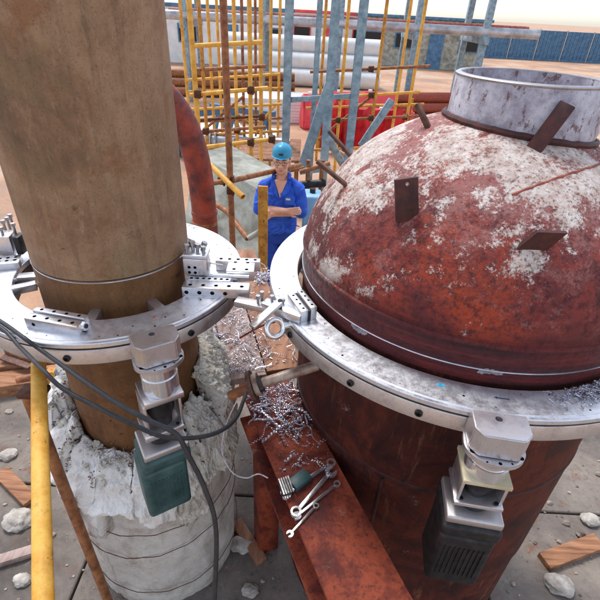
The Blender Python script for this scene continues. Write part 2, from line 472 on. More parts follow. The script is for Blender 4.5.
def make_ground():
    M = Mat('site_ground')
    a = M.noise(0.35, 8, 0.6, 0.4)
    b = M.noise(2.5, 9, 0.7, 0.3)
    col = M.ramp(a, [(0.35, srgb(150, 132, 120)), (0.5, srgb(190, 148, 118)), (0.62, srgb(196, 170, 148)), (0.75, srgb(176, 164, 154))])
    col = M.mix(M.step(b, 0.5, 0.72, 0, 0.6), col, srgb(140, 124, 114))
    col = M.mix(M.step(M.noise(40, 6, 0.8), 0.52, 0.7, 0, 0.6), col, srgb(112, 100, 94))
    M.set(color=col, rough=0.9, spec=0.2)
    M.bump(M.noise(30, 8, 0.75), 0.6, 0.02)
    return M.m
M_GROUND = make_ground()
PADZ = -1.95

# ------------------------------------------------------------------ ground
GZ = -2.0
bm = nb()
N = 60
gv = {}
for i in range(N + 1):
    for j in range(N + 1):
        u, w = (i / N * 2 - 1), (j / N * 2 - 1)
        x, y = 900 * u * abs(u) ** 2.2, 900 * w * abs(w) ** 2.2 + 4
        gv[i, j] = bm.verts.new((x, y, GZ + 0.012 * mnoise.noise(V((x, y, 0)) * 0.9)))
for i in range(N):
    for j in range(N): bm.faces.new((gv[i, j], gv[i + 1, j], gv[i + 1, j + 1], gv[i, j + 1]))
struct('ground', bm, M_GROUND)

def make_pad():
    M = Mat('stained_concrete_pad')
    a = M.noise(1.6, 9, 0.7, 0.3)
    col = M.ramp(a, [(0.3, srgb(84, 78, 74)), (0.48, srgb(126, 116, 108)), (0.62, srgb(150, 138, 126)), (0.76, srgb(112, 96, 84))])
    col = M.mix(M.step(M.noise(5, 8, 0.75, 0.8, loc=(3, 1, 0)), 0.56, 0.68, 0, 0.6), col, srgb(130, 82, 56))
    col = M.mix(M.step(M.noise(26, 8, 0.8), 0.54, 0.68, 0, 0.7), col, srgb(70, 64, 62))
    col = M.mix(M.step(M.noise(11, 9, 0.8, 0.4, loc=(8, 8, 0)), 0.60, 0.70, 0, 0.6), col, srgb(186, 180, 172))
    M.set(color=col, rough=0.88, spec=0.25)
    M.bump(M.noise(35, 8, 0.78), 0.6, 0.015)
    return M.m
M_PAD = make_pad()
bm = nb()
for i in range(5):
    for j in range(3):
        box(bm, (-4.8 + 2.4 * i, -1.2 + 2.05 * j, GZ + 0.02), (2.385, 2.035, 0.06), None, 0.008, 1)
struct('concrete_floor', bm, M_PAD)

# ------------------------------------------------------------------ big pipe
GRZ = 0.097                         # height of the cut
pipe = thing('steel_pipe', (CL.x, CL.y, GZ), 'thick tan weathered upright steel pipe clamped in the smaller silver ring', 'pipe')
bm = nb(); lathe(bm, CL, [(RP, GRZ + 0.004), (RP, 3.2), (RP - 0.018, 3.2), (RP - 0.018, GRZ + 0.004)], 128)
obj('upper_section', bm, M_PIPE, pipe)
bm = nb(); lathe(bm, CL, [(RP - 0.018, GZ), (RP, GZ), (RP, GRZ - 0.004), (RP - 0.003, GRZ - 0.001), (RP - 0.018, GRZ - 0.001)], 128)
obj('lower_section', bm, M_PIPE, pipe)
bm = nb(); lathe(bm, CL, [(RP - 0.020, GRZ - 0.006), (RP - 0.010, GRZ - 0.006), (RP - 0.010, GRZ + 0.006), (RP - 0.020, GRZ + 0.006)], 128)
obj('cut_groove', bm, M_DARK, pipe)
bm = nb(); lathe(bm, CL, [(RP - 0.002, GRZ - 0.0065), (RP + 0.0012, GRZ - 0.0065), (RP + 0.0012, GRZ - 0.0025), (RP - 0.002, GRZ - 0.0025)], 128)
obj('bright_cut_edge', bm, M_BRIGHT, pipe)

# ------------------------------------------------------------------ vessel
ves = thing('pressure_vessel', (CR.x, CR.y, GZ), 'huge rusty red domed vessel with pale residue in the larger silver ring', 'vessel')
prof = [(RV, 0.0)]
for k in range(0, 45):
    a = (pi / 2) * k / 44
    prof.append((max(RV * cos(a), 0.004), DZ + DB * sin(a)))
bm = nb(); lathe(bm, CR, prof, 160, closed=False)
for v in bm.verts:                  # hammered, slightly uneven plate
    v.co += V((v.co.x - CR.x, v.co.y - CR.y, 0.3)).normalized() * 0.0035 * mnoise.noise(v.co * 5)
dome = obj('dome', bm, M_VES, ves)
bm = nb(); lathe(bm, CR, [(RV - 0.004, -0.0005), (RV - 0.004, -1.2), (RV - 0.012, -1.25), (RV - 0.012, GZ), (RV - 0.1, GZ), (RV - 0.1, -0.0005)], 160)
obj('lower_shell', bm, M_LOW, ves)
bm = nb(); lathe(bm, CR, [(RV - 0.008, -0.566), (RV + 0.0005, -0.562), (RV + 0.0015, -0.555), (RV + 0.0005, -0.548), (RV - 0.008, -0.544)], 240)
for v in bm.verts: v.co.z += 0.002 * mnoise.noise(v.co * 60)
obj('girth_weld', bm, M_LUG, ves)
wa = radians(-118); pts = [V((CR.x + (RV - 0.003) * cos(wa), CR.y + (RV - 0.003) * sin(wa), -0.57 - 0.03 * k)) for k in range(48)]
bm = nb(); tube(bm, pts, [0.007 + 0.002 * mnoise.noise(p * 60) for p in pts], 8); obj('seam_weld', bm, M_LUG, ves)
bm = nb(); lathe(bm, CR, [(RV - 0.002, 0.045), (RV + 0.0025, 0.045), (RV + 0.0025, 0.049), (RV - 0.002, 0.049)], 160)
obj('cut_line', bm, M_BRIGHT, ves)
bm = nb(); lathe(bm, CR, [(RV - 0.004, 0.122), (RV + 0.0035, 0.126), (RV + 0.003, 0.134), (RV - 0.006, 0.139)], 160)
obj('weld_ridge', bm, M_VES, ves)
def PDOME(px, py):
    d = ray(px, py); o = CAM - V((CR.x, CR.y, DZ))
    s = V((1 / RV, 1 / RV, 1 / DB)); d2 = V((d.x * s.x, d.y * s.y, d.z * s.z)); o2 = V((o.x * s.x, o.y * s.y, o.z * s.z))
    A, B, C = d2.dot(d2), 2 * o2.dot(d2), o2.dot(o2) - 1
    q = B * B - 4 * A * C
    t = (-B - sqrt(max(q, 0))) / (2 * A)
    return CAM + d * t
def NDOME(p): return V(((p.x - CR.x) / RV ** 2, (p.y - CR.y) / RV ** 2, (p.z - DZ) / DB ** 2)).normalized()
def depth(p): return (p - CAM).dot(FW)
# neck with its flange
NC = (0.716, 1.655)
bm = nb(); lathe(bm, NC, [(0.235, 0.55), (0.247, 0.61), (0.240, 0.63), (0.238, 0.745), (0.234, 0.750), (0.222, 0.750), (0.218, 0.60)], 96)
neck = obj('neck', bm, M_NECK, ves)
bm = nb(); lathe(bm, NC, [(0.2385, 0.742), (0.2400, 0.744), (0.2400, 0.7475), (0.2335, 0.7515), (0.2225, 0.7515), (0.221, 0.748)], 96); obj('cut_rim', bm, M_STEEL, neck)
bm = nb(); ring = []
for k in range(97):
    a = 2 * pi * k / 96
    rr = 0.249; x, y = NC[0] + rr * cos(a), NC[1] + rr * sin(a)
    q = 1 - ((x - CR.x) ** 2 + (y - CR.y) ** 2) / RV ** 2
    ring.append(V((x, y, DZ + DB * sqrt(max(q, 0)) + 0.004 + 0.003 * mnoise.noise(V((x, y, 3)) * 40))))
tube(bm, ring, 0.011, 8); obj('neck_weld', bm, M_LUG, ves)
# welded seam across the crown
pts = [PDOME(512 + 88 * t / 40, 195 - 31 * (t / 40) ** 0.9 + 0.3 * sin(t * 0.9)) for t in range(41)] + [PDOME(612, 158)]
pts = [p - NDOME(p) * 0.0020 + V((0, 0, 0.002 * mnoise.noise(p * 30))) for p in pts]
bm = nb(); tube(bm, pts, [0.0044 + 0.0024 * mnoise.noise(p * 90) for p in pts], 8); obj('weld_seam', bm, M_WELD, ves)
# plate lug with a hole, upright
b = PDOME(407, 217); tp_ = PD(406, 178, depth(b) - 0.050)
ud = (tp_ - b).normalized(); nd = -(ud.cross(RT)).normalized()
if nd.dot(FW) > 0: nd = -nd
sd = ud.cross(nd).normalized()
c0 = (b + tp_) / 2 - ud * 0.006
M0 = Matrix(((sd.x, nd.x, ud.x, c0.x), (sd.y, nd.y, ud.y, c0.y), (sd.z, nd.z, ud.z, c0.z), (0, 0, 0, 1)))
bm = nb(); box(bm, (0, 0, 0), (0.066, 0.016, (tp_ - b).length + 0.012), M0, 0.002)
obj('lug_plate', drill(bm, [(M0 @ V((0.002, 0.008, 0.047)), nd, 0.0055, 0.04)], M_LUG, M_CHALK), None, ves)
# leaning plate lug at the right
A, B = PDOME(517, 247), PDOME(548, 248)
A2, B2 = PD(537, 231, depth(A) - 0.035), PD(567, 232, depth(B) - 0.035)
bm = nb(); th = (B - A).cross(A2 - A).normalized() * 0.006
vv = [A - (A2 - A) * 0.25, B - (B2 - B) * 0.25, B2, A2]
lo = [bm.verts.new(p - th) for p in vv]; hi = [bm.verts.new(p + th) for p in vv]
bm.faces.new(lo); bm.faces.new(hi)
for k in range(4): bm.faces.new((lo[k], lo[(k + 1) % 4], hi[(k + 1) % 4], hi[k]))
obj('lug_plate', bm, M_LUG, ves)
# flat bar leaning by the neck
A = PDOME(535, 148); e = PD(568, 104, depth(A) - 0.05)
bm = nb(); bar(bm, A - (e - A).normalized() * 0.02, e, 0.046, 0.012, 0.002, up=NDOME(A)); obj('lug_bar', bm, M_LUG, ves)
for (x0, y0), (x1, y1), r in (((346, 185), (317, 161), 0.0075), ((349, 154), (329, 131), 0.0075), ((428, 127), (417, 104), 0.009)):
    A = PDOME(x0, y0); e = PD(x1, y1, depth(A) - 0.01)
    bm = nb(); bar(bm, A - (e - A) * 0.12, e, r * 2.6, r * 1.6, 0.0015); obj('welded_pin', bm, M_ROD, ves)
# chalk dashes on the shell
def on_shell(px, py, R):
    d = ray(px, py); A = d.x ** 2 + d.y ** 2; ox, oy = CAM.x - CR.x, CAM.y - CR.y
    B = 2 * (ox * d.x + oy * d.y); C = ox * ox + oy * oy - R * R
    return CAM + d * ((-B - sqrt(max(B * B - 4 * A * C, 0))) / (2 * A))
for pts in ([(351, 324), (358, 330), (367, 334)], [(477, 372), (488, 371), (503, 374)]):
    bm = nb(); rows = []
    fine_ = [(p0[0] + (p1[0] - p0[0]) * k / 12, p0[1] + (p1[1] - p0[1]) * k / 12) for p0, p1 in zip(pts, pts[1:]) for k in range(12)] + [pts[-1]]
    for q, (x, y) in enumerate(fine_):
        row = []
        for h in (-1, -0.5, 0, 0.5, 1):
            jit = 1.3 * mnoise.noise(V((q * 0.6, h * 2, x)))
            taper = min(1, 0.25 + min(q, len(fine_) - 1 - q) * 0.2)
            p_ = on_shell(x, y + h * 2.4 * taper + jit, RV + 0.0009)
            row.append(bm.verts.new(p_))
        rows.append(row)
    for ra, rb in zip(rows, rows[1:]):
        for k in range(4): bm.faces.new((ra[k], ra[k + 1], rb[k + 1], rb[k]))
    bmesh.ops.solidify(bm, geom=bm.faces[:], thickness=0.0006)
    obj('chalk_mark', bm, M_CHALK, ves)
# flanged stub pipe on the lower shell
F0, F1 = PD(318, 365, 1.74), PD(263, 383, 1.75)
dd = (F1 - F0).normalized()
bm = nb(); tube(bm, [F0, F1], 0.021, 20); stub = obj('stub_pipe', bm, M_STUB, ves)
fl = PD(252, 386, 1.76)
bm = nb(); tube(bm, [fl - dd * 0.008, fl + dd * 0.008], 0.062, 32); obj('flange', bm, M_ROD, ves)
bm = nb(); tube(bm, [fl - dd * 0.030, fl - dd * 0.010], 0.045, 32); obj('flange', bm, M_STUB, ves)
bm = nb(); tube(bm, [F1 + dd * 0.0, F1 + dd * 0.03], 0.033, 6); obj('hex_nut', bm, M_DARK, ves)
bm = nb(); tube(bm, [fl, PD(230, 396, 1.78)], 0.020, 16); obj('stub_end', bm, M_BRTUBE, ves)

# ------------------------------------------------------------------ cutting rings
def make_rings(t, C, ri, ro, split, bolts, seed):
    prof_top = [(ri, -0.022), (ro - 0.004, -0.022), (ro, -0.018), (ro, -0.0045), (ro - 0.0025, -0.002), (ro - 0.010, -0.002),
                (ro - 0.0115, -0.0042), (ro - 0.015, -0.0042), (ro - 0.0165, 0), (ri + 0.002, 0), (ri, -0.002)]
    prof_low = [(ri + 0.004, -0.027), (ro - 0.002, -0.027), (ro, -0.030), (ro, -0.082), (ro - 0.004, -0.086), (ri + 0.004, -0.086)]
    for h in range(2):
        a0 = split + pi * h
        g = 0.0012 / ro
        bm = nb(); lathe(bm, C, prof_top, 120, a0 + g, a0 + pi - g)
        rnd = random.Random(seed + h)
        cut = []
        for k in range(26):
            a = a0 + 0.06 + (pi - 0.12) * k / 25 + rnd.uniform(-0.015, 0.015)
            r = rnd.choice((ro - 0.028, ro - 0.034, (ri + ro) / 2, ri + 0.018)); s = rnd.choice((0.0018, 0.0022, 0.003, 0.0036))
            cut.append(((C.x + r * cos(a), C.y + r * sin(a), 0), (0, 0, 1), s, 0.012))
        obj('rotating_ring', drill(bm, cut, M_RINGL if C.x < 0 else M_RINGR, M_HOLE), None, t)
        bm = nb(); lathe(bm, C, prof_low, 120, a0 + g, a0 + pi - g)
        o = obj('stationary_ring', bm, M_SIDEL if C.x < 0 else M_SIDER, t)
    bm = nb(); lathe(bm, C, [(ri + 0.02, -0.020), (ro - 0.012, -0.020), (ro - 0.012, -0.029), (ri + 0.02, -0.029)], 120)
    obj('bearing_gap', bm, M_DARK, t)
    bm = nb(); lathe(bm, C, [(ri + 0.001, -0.030), (ri + 0.0045, -0.030), (ri + 0.0045, -0.088), (ri + 0.001, -0.088)], 120); obj('added_dark_sleeve', bm, M_SLEEVE, t)  # thin sleeve added to darken the ring's shiny inner wall
    for a in bolts:                  # black socket screws in the side of the ring
        a = radians(a); n = V((cos(a), sin(a), 0))
        p = C + n * ro + V((0, 0, -0.055))
        bm = nb(); d, s, u = frame(n)
        R = []
        for rr, hh in ((0.0115, -0.002), (0.0115, 0.007), (0.0095, 0.009), (0.006, 0.009), (0.006, 0.003)):
            R.append([bm.verts.new(p + n * hh + (s * cos(2 * pi * k / 16) + u * sin(2 * pi * k / 16)) * rr) for k in range(16)])
        for X, Y in zip(R, R[1:]):
            for k in range(16): bm.faces.new((X[k], X[(k + 1) % 16], Y[(k + 1) % 16], Y[k]))
        bm.faces.new(R[-1]); obj('socket_screw', bm, M_DARK, t)

def drive(t, C, ro, ang, motor_mat, cover=False, k=1.55, lean=-0.10):
    """gearbox bolted to the outside of a ring with its motor hanging below"""
    a = radians(ang); e = V((cos(a), sin(a), 0)); tg = V((-sin(a), cos(a), 0))
    def M(r, z): 
        c = C + e * r + tg * lean * max(0, -z - 0.085); return Matrix(((tg.x, e.x, 0, c.x), (tg.y, e.y, 0, c.y), (0, 0, 1, z), (0, 0, 0, 1)))
    # chamfered block: local x tangential, y outward
    ol = [(-0.072, -0.03), (0.072, -0.03), (0.072, 0.035), (0.050, 0.062), (-0.050, 0.062), (-0.072, 0.035)]
    bm = nb(); prism(bm, ol, 0.078, M(ro + 0.035, -0.058))
    bmesh.ops.bevel(bm, geom=bm.edges[:], offset=0.003, segments=2, affect='EDGES')
    m = M(ro + 0.035, 0.02)
    me = drill(bm, [(m @ V((-0.005, -0.004, 0)), (0, 0, 1), 0.0095, 0.012)], M_BLOCK, M_STEEL)
    g = obj('gearbox', me, None, t)
    fo = [(-0.076, -0.02)] + [(0.080 * cos(q), 0.020 + 0.062 * sin(q)) for q in [pi - pi * k / 20 for k in range(21)]] + [(0.076, -0.02)]
    bm = nb(); prism(bm, fo, 0.016, M(ro + 0.035, -0.076)); bmesh.ops.bevel(bm, geom=[x for x in bm.edges if x.calc_face_angle(0) > 0.7], offset=0.002, segments=1, affect='EDGES')
    m = M(ro + 0.035, -0.060)
    me = drill(bm, [(m @ V(q), (0, 0, 1), s, 0.02) for q, s in (((-0.06, 0.045, 0), 0.008), ((-0.028, 0.074, 0), 0.003), ((0.005, 0.073, 0), 0.005), ((0.036, 0.068, 0), 0.003), ((0.064, 0.045, 0), 0.007))], M_BLOCK, M_HOLE)
    obj('gearbox_flange', me, None, t)
    ax = C + e * (ro + 0.046)
    def Z(z): return -0.0765 + (z + 0.0765) * k
    def B(name, w, d_, z0, z1, bev, m, seg=2, off=0.0):
        bm = nb(); box(bm, (0, 0, 0), (w, d_, z1 - z0), M(ro + 0.046 + off, (z0 + z1) / 2), bev, seg); return obj(name, bm, m, t)
    def L(name, prof, m, n=48):
        bm = nb(); lathe(bm, ax + tg * lean * max(0, -(prof[0][1] + prof[-1][1]) / 2 - 0.085), [(0.0, prof[0][1])] + prof + [(0.0, prof[-1][1])], n, closed=False); return obj(name, bm, m, t)
    L('coupling_housing', [(0.056, -0.0765), (0.056, Z(-0.105)), (0.060, Z(-0.107)), (0.060, Z(-0.150))], M_CHROME)
    B('coupling_plate', 0.130, 0.122, Z(-0.165), Z(-0.1505), 0.002, M_BEIGE if cover else M_BLOCK)
    for q in (-1, 1):
        bm = nb(); box(bm, (0.058 * q, 0, 0), (0.009, 0.100, Z(-0.1655) - Z(-0.249)), M(ro + 0.046, (Z(-0.1655) + Z(-0.249)) / 2), 0.001); obj('bracket', bm, M_BLOCK, t)
    L('drive_shaft_housing', [(0.046, Z(-0.1655)), (0.049, Z(-0.205)), (0.034, Z(-0.235)), (0.034, Z(-0.249))], M_DARK, 40)
    B('motor_plate', 0.136, 0.120, Z(-0.264), Z(-0.2495), 0.003, M_BLOCK)
    L('motor_spigot', [(0.054, Z(-0.2645)), (0.050, Z(-0.2925))], M_DARK, 40)
    zc = Z(-0.293)
    B('motor_collar', 0.160, 0.140, zc - 0.030, zc, 0.007, M_SIDE, 3, 0.01)
    B('motor_head', 0.172, 0.154, zc - 0.085, zc - 0.0305, 0.016, motor_mat, 4, 0.012)
    mo = B('motor_body', 0.164, 0.146, zc - 0.34, zc - 0.0855, 0.018, motor_mat, 4, 0.012)
    for q in range(9):
        bm = nb(); box(bm, (-0.056 + 0.014 * q, 0.086, 0), (0.004, 0.005, 0.15), M(ro + 0.046, zc - 0.21)); obj('cooling_fin', bm, motor_mat, mo)
    sc = nb(); tube(sc, [(0, 0, 0), (0, 0, 0.006)], 0.006, 12); sm = finish(sc)
    for sx in (-1, 1):
        for sy in (-1, 1):
            obj('screw', sm, M_DARK, t, M(ro + 0.046, Z(-0.2495)) @ Matrix.Translation((0.048 * sx, 0.046 * sy, 0)))
    return g

mL = thing('pipe_cutting_machine', (CL.x, CL.y, -0.086), 'smaller silver split ring cutting machine around the tan pipe with teal motor', 'pipe cutter')
RIL, ROL = 0.367, 0.4954
make_rings(mL, CL, RIL, ROL, radians(38), (-88, -42, -130, -12), 3)
drive(mL, CL, ROL, -57.5, M_TEAL)
mR = thing('pipe_cutting_machine', (CR.x, CR.y, -0.086), 'larger silver split ring cutting machine around the red dome', 'pipe cutter')
RIR, ROR = 0.6666, 0.7803
make_rings(mR, CR, RIR, ROR, radians(197), (-128, -112, -60, -150), 11)
drive(mR, CR, ROR, -97.5, M_DARK, True, 1.0, 0.0)

# dirt line, marks on the rings
def mark(t, name, m, outline, c, ang):
    bm = nb(); prism(bm, outline, 0.0006, Matrix.Translation((c.x, c.y, 0.0002)) @ Matrix.Rotation(ang, 4, 'Z')); obj(name, bm, m, t)
c = PZ(502, 398.5, 0)
mark(mR, 'arrow_mark', M_INK, [(-0.022, 0), (-0.013, 0.005), (-0.013, 0.0018), (0.020, 0.0018), (0.020, -0.0018), (-0.013, -0.0018), (-0.013, -0.005)], c, -0.12)
c = PZ(441, 385, 0); mark(mR, 'sticker', M_CYAN, [(-0.012, -0.006), (0.012, -0.005), (0.011, 0.006), (-0.012, 0.005)], c, -0.3)
c = PZ(154, 317, 0); mark(mL, 'paint_dot', M_REDMARK, [(0.004 * cos(k), 0.004 * sin(k)) for k in [2 * pi * q / 12 for q in range(12)]], c, 0)

# clamping feet between the left ring and the pipe
def foot(t, C, ang, r0, r1, w, h, z, m):
    a = radians(ang); e = V((cos(a), sin(a), 0))
    p = obj('clamp_foot', bar(nb(), C + e * r0 + V((0, 0, z)), C + e * r1 + V((0, 0, z)), w, h, 0.003), m, t)
    bm = nb(); tube(bm, [C + e * (r0 - 0.001) + V((0, 0, z)), C + e * (r1 + 0.03) + V((0, 0, z))], h * 0.28, 12)
    obj('adjusting_screw', bm, M_STEEL, t)
for ang, r0, r1, w, h, z in ((172, RP, 0.352, 0.055, 0.055, -0.012), (196, RP, 0.36, 0.04, 0.05, -0.03), (213, RP + 0.004, 0.37, 0.03, 0.03, -0.008),
                             (-84, RP, 0.36, 0.036, 0.04, -0.03), (-46, RP, 0.36, 0.036, 0.04, -0.03), (20, RP, 0.36, 0.036, 0.04, -0.03), (100, RP, 0.36, 0.036, 0.04, -0.03)):
    foot(mL, CL, ang, r0, r1, w, h, z, M_BLOCK if ang != 172 else M_SIDE)

# drilled slide blocks
def block(t, name, A, B, w, h, rows, n, r=0.0042, m=M_BLOCK, front=0, side=1):
    A, B = V(A), V(B)
    d, s, u = frame(B - A); L = (B - A).length
    bm = nb(); bar(bm, A, B, w, h, 0.0025, top=True)
    cut = []
    for off in rows:
        for k in range(n):
            c = A + d * (L * (k + 0.6) / (n + 0.2)) + s * off
            cut.append((c, u, r, h * 0.5))
    for k in range(front):
        c = A + d * (L * (k + 0.35) / (front + 1.2)) + s * side * w / 2 - u * h * 0.5
        cut.append((c, s * side, r * 1.05, w * 0.2))
    return obj(name, drill(bm, cut, m, M_HOLE), None, t)
hexb = nb(); tube(hexb, [(0, 0, -0.03), (0, 0, 0.008)], 0.0048, 10); tube(hexb, [(0, 0, 0.0075), (0, 0, 0.019)], 0.0085, 6); HEX = finish(hexb)
def hexbolt(t, p, d=(0, 0, 1), m=M_BLOCK, s=1.0):
    q = V(d).to_track_quat('Z', 'Y').to_matrix().to_4x4()
    obj('hex_bolt', HEX, m, t, Matrix.Translation(p) @ q @ Matrix.Scale(s, 4))

# slide with bar at the front left of the small ring
a, b = PZ(27, 315, 0.036), PZ(80, 324, 0.036)
dx = (b - a).normalized(); pr = V((-dx.y, dx.x, 0))
block(mL, 'slide_block', a, b, 0.034, 0.040, (0.0,), 4, 0.0062, front=1)
block(mL, 'slide_rail', a + pr * 0.036 + V((0, 0, 0.003)), b + pr * 0.036 + V((0, 0, 0.003)), 0.024, 0.041, (0.0,), 4, 0.0058)
bm = nb(); bar(bm, a + pr * 0.018 + V((0, 0, -0.014)), b + pr * 0.018 + V((0, 0, -0.014)), 0.012, 0.02, top=True); obj('slide_channel', bm, M_DARK, mL)
e = b + pr * 0.012 + V((0, 0, -0.015))
bm = nb(); tube(bm, [e, e + dx * 0.010], 0.016, 8); obj('end_knob', bm, M_BLOCK, mL)
bm = nb(); tube(bm, [e + dx * 0.0102, e + dx * 0.013], 0.008, 6); obj('knob_socket', bm, M_DARK, mL)

# tool slide at the back left, half hidden by the pipe
a, b = PZ(-22, 262, 0.03), PZ(20, 258, 0.03)
block(mL, 'tool_slide_base', a, b, 0.07, 0.03, (-0.012, 0.012), 5, 0.007)
a, b = PZ(-22, 246, 0.05) , PZ(16, 246, 0.05)
bm = nb(); bar(bm, a + V((0, 0, 0.055)), b + V((0, 0, 0.055)), 0.06, 0.085, 0.003, top=True); obj('tool_holder', bm, M_BLOCK, mL)
bm = nb(); bar(bm, b + V((0.012, 0, 0.05)), b + V((0.035, 0, 0.05)), 0.05, 0.075, 0.002, top=True); obj('cutting_tool', bm, M_DARK, mL)
for px, py in ((2, 232), (8, 222), (14, 228), (11, 219), (4, 225)): hexbolt(mL, PZ(px, py, 0.115), m=M_STEEL, s=1.1)

# tool slide on the right of the small ring
a, b = V((-0.432, 1.404, 0.036)), V((-0.188, 1.412, 0.036))
block(mL, 'tool_slide_bar', a, b, 0.052, 0.042, (0.006,), 5, 0.0075, front=4)
block(mL, 'tool_slide_rail', a + V((0.01, 0.040, 0.002)), b + V((-0.075, 0.036, 0.002)), 0.024, 0.042, (0.0,), 7, 0.0065)
bm = nb(); box(bm, (-0.398, 1.492, 0.055), (0.088, 0.058, 0.10), None, 0.003)
obj('tool_holder', drill(bm, [((-0.42 + 0.022 * i, 1.463, 0.05 + 0.022 * j), (0, -1, 0), 0.006, 0.02) for i in (0, 1) for j in (0, 1)], M_BLOCK, M_HOLE), None, mL)
bm = nb(); box(bm, (-0.398, 1.50, 0.113), (0.092, 0.066, 0.016), None, 0.003); obj('holder_cap', bm, M_RING, mL)
for x, y, d, s in ((-0.43, 1.488, (0.1, 0, 1), 1.1), (-0.412, 1.51, (-0.15, 0.1, 1), 1.3), (-0.392, 1.50, (0.12, -0.1, 1), 1.2), (-0.375, 1.515, (0.4, 0, 1), 1.2), (-0.366, 1.484, (0, 0, 1), 1.0)):
    hexbolt(mL, (x, y, 0.130), d, M_BLOCK, s * 1.1)
block(mL, 'feed_box', (-0.292, 1.545, 0.044), (-0.185, 1.550, 0.044), 0.085, 0.044, (-0.028, 0.028), 2, 0.007, front=0)
block(mL, 'feed_rail', (-0.345, 1.592, 0.046), (-0.168, 1.600, 0.046), 0.032, 0.046, (0.0,), 5, 0.007)
bm = nb(); tube(bm, [(-0.352, 1.485, 0.028), (-0.20, 1.49, 0.028)], 0.009, 12); obj('feed_screw', bm, M_CHROME, mL)
bm = nb(); tube(bm, [(-0.35, 1.50, 0.075), (-0.30, 1.502, 0.068)], 0.0025, 8); obj('feed_pin', bm, M_STEEL, mL)

# tool slide, trip handle and eye bolt on the left of the large ring
a, b = PZ(243, 300, 0.016), PZ(272, 306, 0.016)
bm = nb(); bar(bm, a + (a - b) * 0.25, b, 0.040, 0.024, 0.003, top=True); obj('trip_arm', bm, M_SIDE, mL)
a, b = PZ(264, 300, 0.030), PZ(303, 314, 0.030)
dx = (b - a).normalized(); pr = V((-dx.y, dx.x, 0))
block(mR, 'tool_slide_plate', a, b, 0.042, 0.030, (), 1, 0.004, M_RING)
a2, b2 = PZ(291, 293, 0.046), PZ(305, 311, 0.046)
block(mR, 'tool_holder', a2, b2, 0.028, 0.046, (-0.002,), 4, 0.0048, M_RING)
sx = (b2 - a2).normalized(); sp = V((sx.y, -sx.x, 0)) * -1
block(mR, 'tool_holder', a2 + sp * 0.034 + V((0, 0, 0.008)), b2 + sp * 0.034 + V((0, 0, 0.008)), 0.024, 0.054, (0.0,), 4, 0.0048, M_BLOCK)
bm = nb(); bar(bm, a2 + sp * 0.017 + V((0, 0, -0.004)), b2 + sp * 0.017 + V((0, 0, -0.004)), 0.013, 0.04, top=True); obj('cutting_tool', bm, M_DARK, mR)
h0, h1 = PZ(252, 327, 0.02), PZ(280, 302, 0.055)
bm = nb(); bar(bm, h0, h1, 0.028, 0.014, 0.003); obj('trip_handle', bm, M_CHROME, mR)
bm = nb(); tube(bm, [h1 + V((0, 0, -0.05)), h1 + V((0, 0, 0.008))], 0.008, 12); obj('handle_pivot', bm, M_DARK, mR)
for px, py in ((258, 300), (262, 296), (272, 300), (283, 303)): hexbolt(mR if px > 266 else mL, PZ(px, py, 0.03), m=M_STEEL, s=1.0)
# eye bolt
ec = on_shell(275, 328, ROR + 0.052)
en = V((ec.x - CR.x, ec.y - CR.y, 0)).normalized()
et = V((-en.y, en.x, 0))
eye2 = ((ec - CAM).normalized().cross(en)).normalized() * 0.9 + et * 0.25
eye2 = (eye2 - en * eye2.dot(en)).normalized()
bm = nb()
ax1, ax2 = et * 0.9 + V((0, 0, -0.1)), (V((0, 0, 1)) * 0.75 + en * -0.35)
ax1.normalize(); ax2.normalize()
ax1 = en
n = 32; R = []
for k in range(n):
    a = 2 * pi * k / n; c = ec + (en * cos(a) + eye2 * sin(a)) * 0.031
    rd = (c - ec).normalized(); nn = en.cross(eye2).normalized()
    R.append([bm.verts.new(c + (rd * cos(2 * pi * j / 10) + nn * sin(2 * pi * j / 10)) * 0.0100) for j in range(10)])
for k in range(n):
    for j in range(10): bm.faces.new((R[k][j], R[(k + 1) % n][j], R[(k + 1) % n][(j + 1) % 10], R[k][(j + 1) % 10]))
tube(bm, [ec - en * 0.029, ec - en * 0.054], 0.016, 16)
obj('eye_bolt', bm, M_CHROME, mR)

# ------------------------------------------------------------------ cables
def cable(pts, r, label, group=None):
    bm = nb(); tube(bm, crom(pts, 10), r, 10)
    return tag(obj('power_cable', bm, M_BLACKRUB), label, 'cable', group)
cable([PZ(-40, 298, 0.012), PZ(0, 321, 0.014), PZ(24, 338, 0.012), PZ(45, 353, -0.02), PD(80, 378, 1.22), PD(115, 402, 1.16), PD(150, 421, 1.13), PD(176, 434, 1.14),
       PD(188, 455, 1.16), PD(204, 487, 1.2), PD(216, 530, 1.24), PD(214, 610, 1.3)],
      0.0068, 'black cable from small ring across the pipe, hanging straight down past teal motor')
cable([PZ(-40, 304, 0.011), PZ(0, 327, 0.012), PZ(20, 347, -0.005), PD(42, 369, 1.24), PD(62, 388, 1.22), PD(95, 406, 1.2), PD(130, 423, 1.18), PD(165, 437, 1.185), PD(200, 437, 1.25),
       PD(222, 430, 1.32), PD(236, 418, 1.4), PD(243, 402, 1.5), PD(246, 392, 1.62)],
      0.0064, 'black cable looping behind teal motor towards the flanged stub pipe')
bm = nb()
tube(bm, crom([PD(238, 398, 1.6), PD(226, 425, 1.66), PD(222, 452, 1.7), PD(232, 472, 1.72), PD(246, 478, 1.72), PD(258, 474, 1.72), PD(268, 478, 1.70)], 10), 0.0025, 8)
tag(obj('thin_wire', bm, M_CHALK), 'thin pale wire curling down left of the rusty beam', 'wire')
a, b = PZ(243, 337, -0.06), PZ(268, 323, -0.03)
bm = nb(); tube(bm, crom([PD(240, 338, 1.68), PD(252, 331, 1.63), PD(264, 325, 1.60), PD(275, 322, 1.58)], 8), 0.0035, 8)
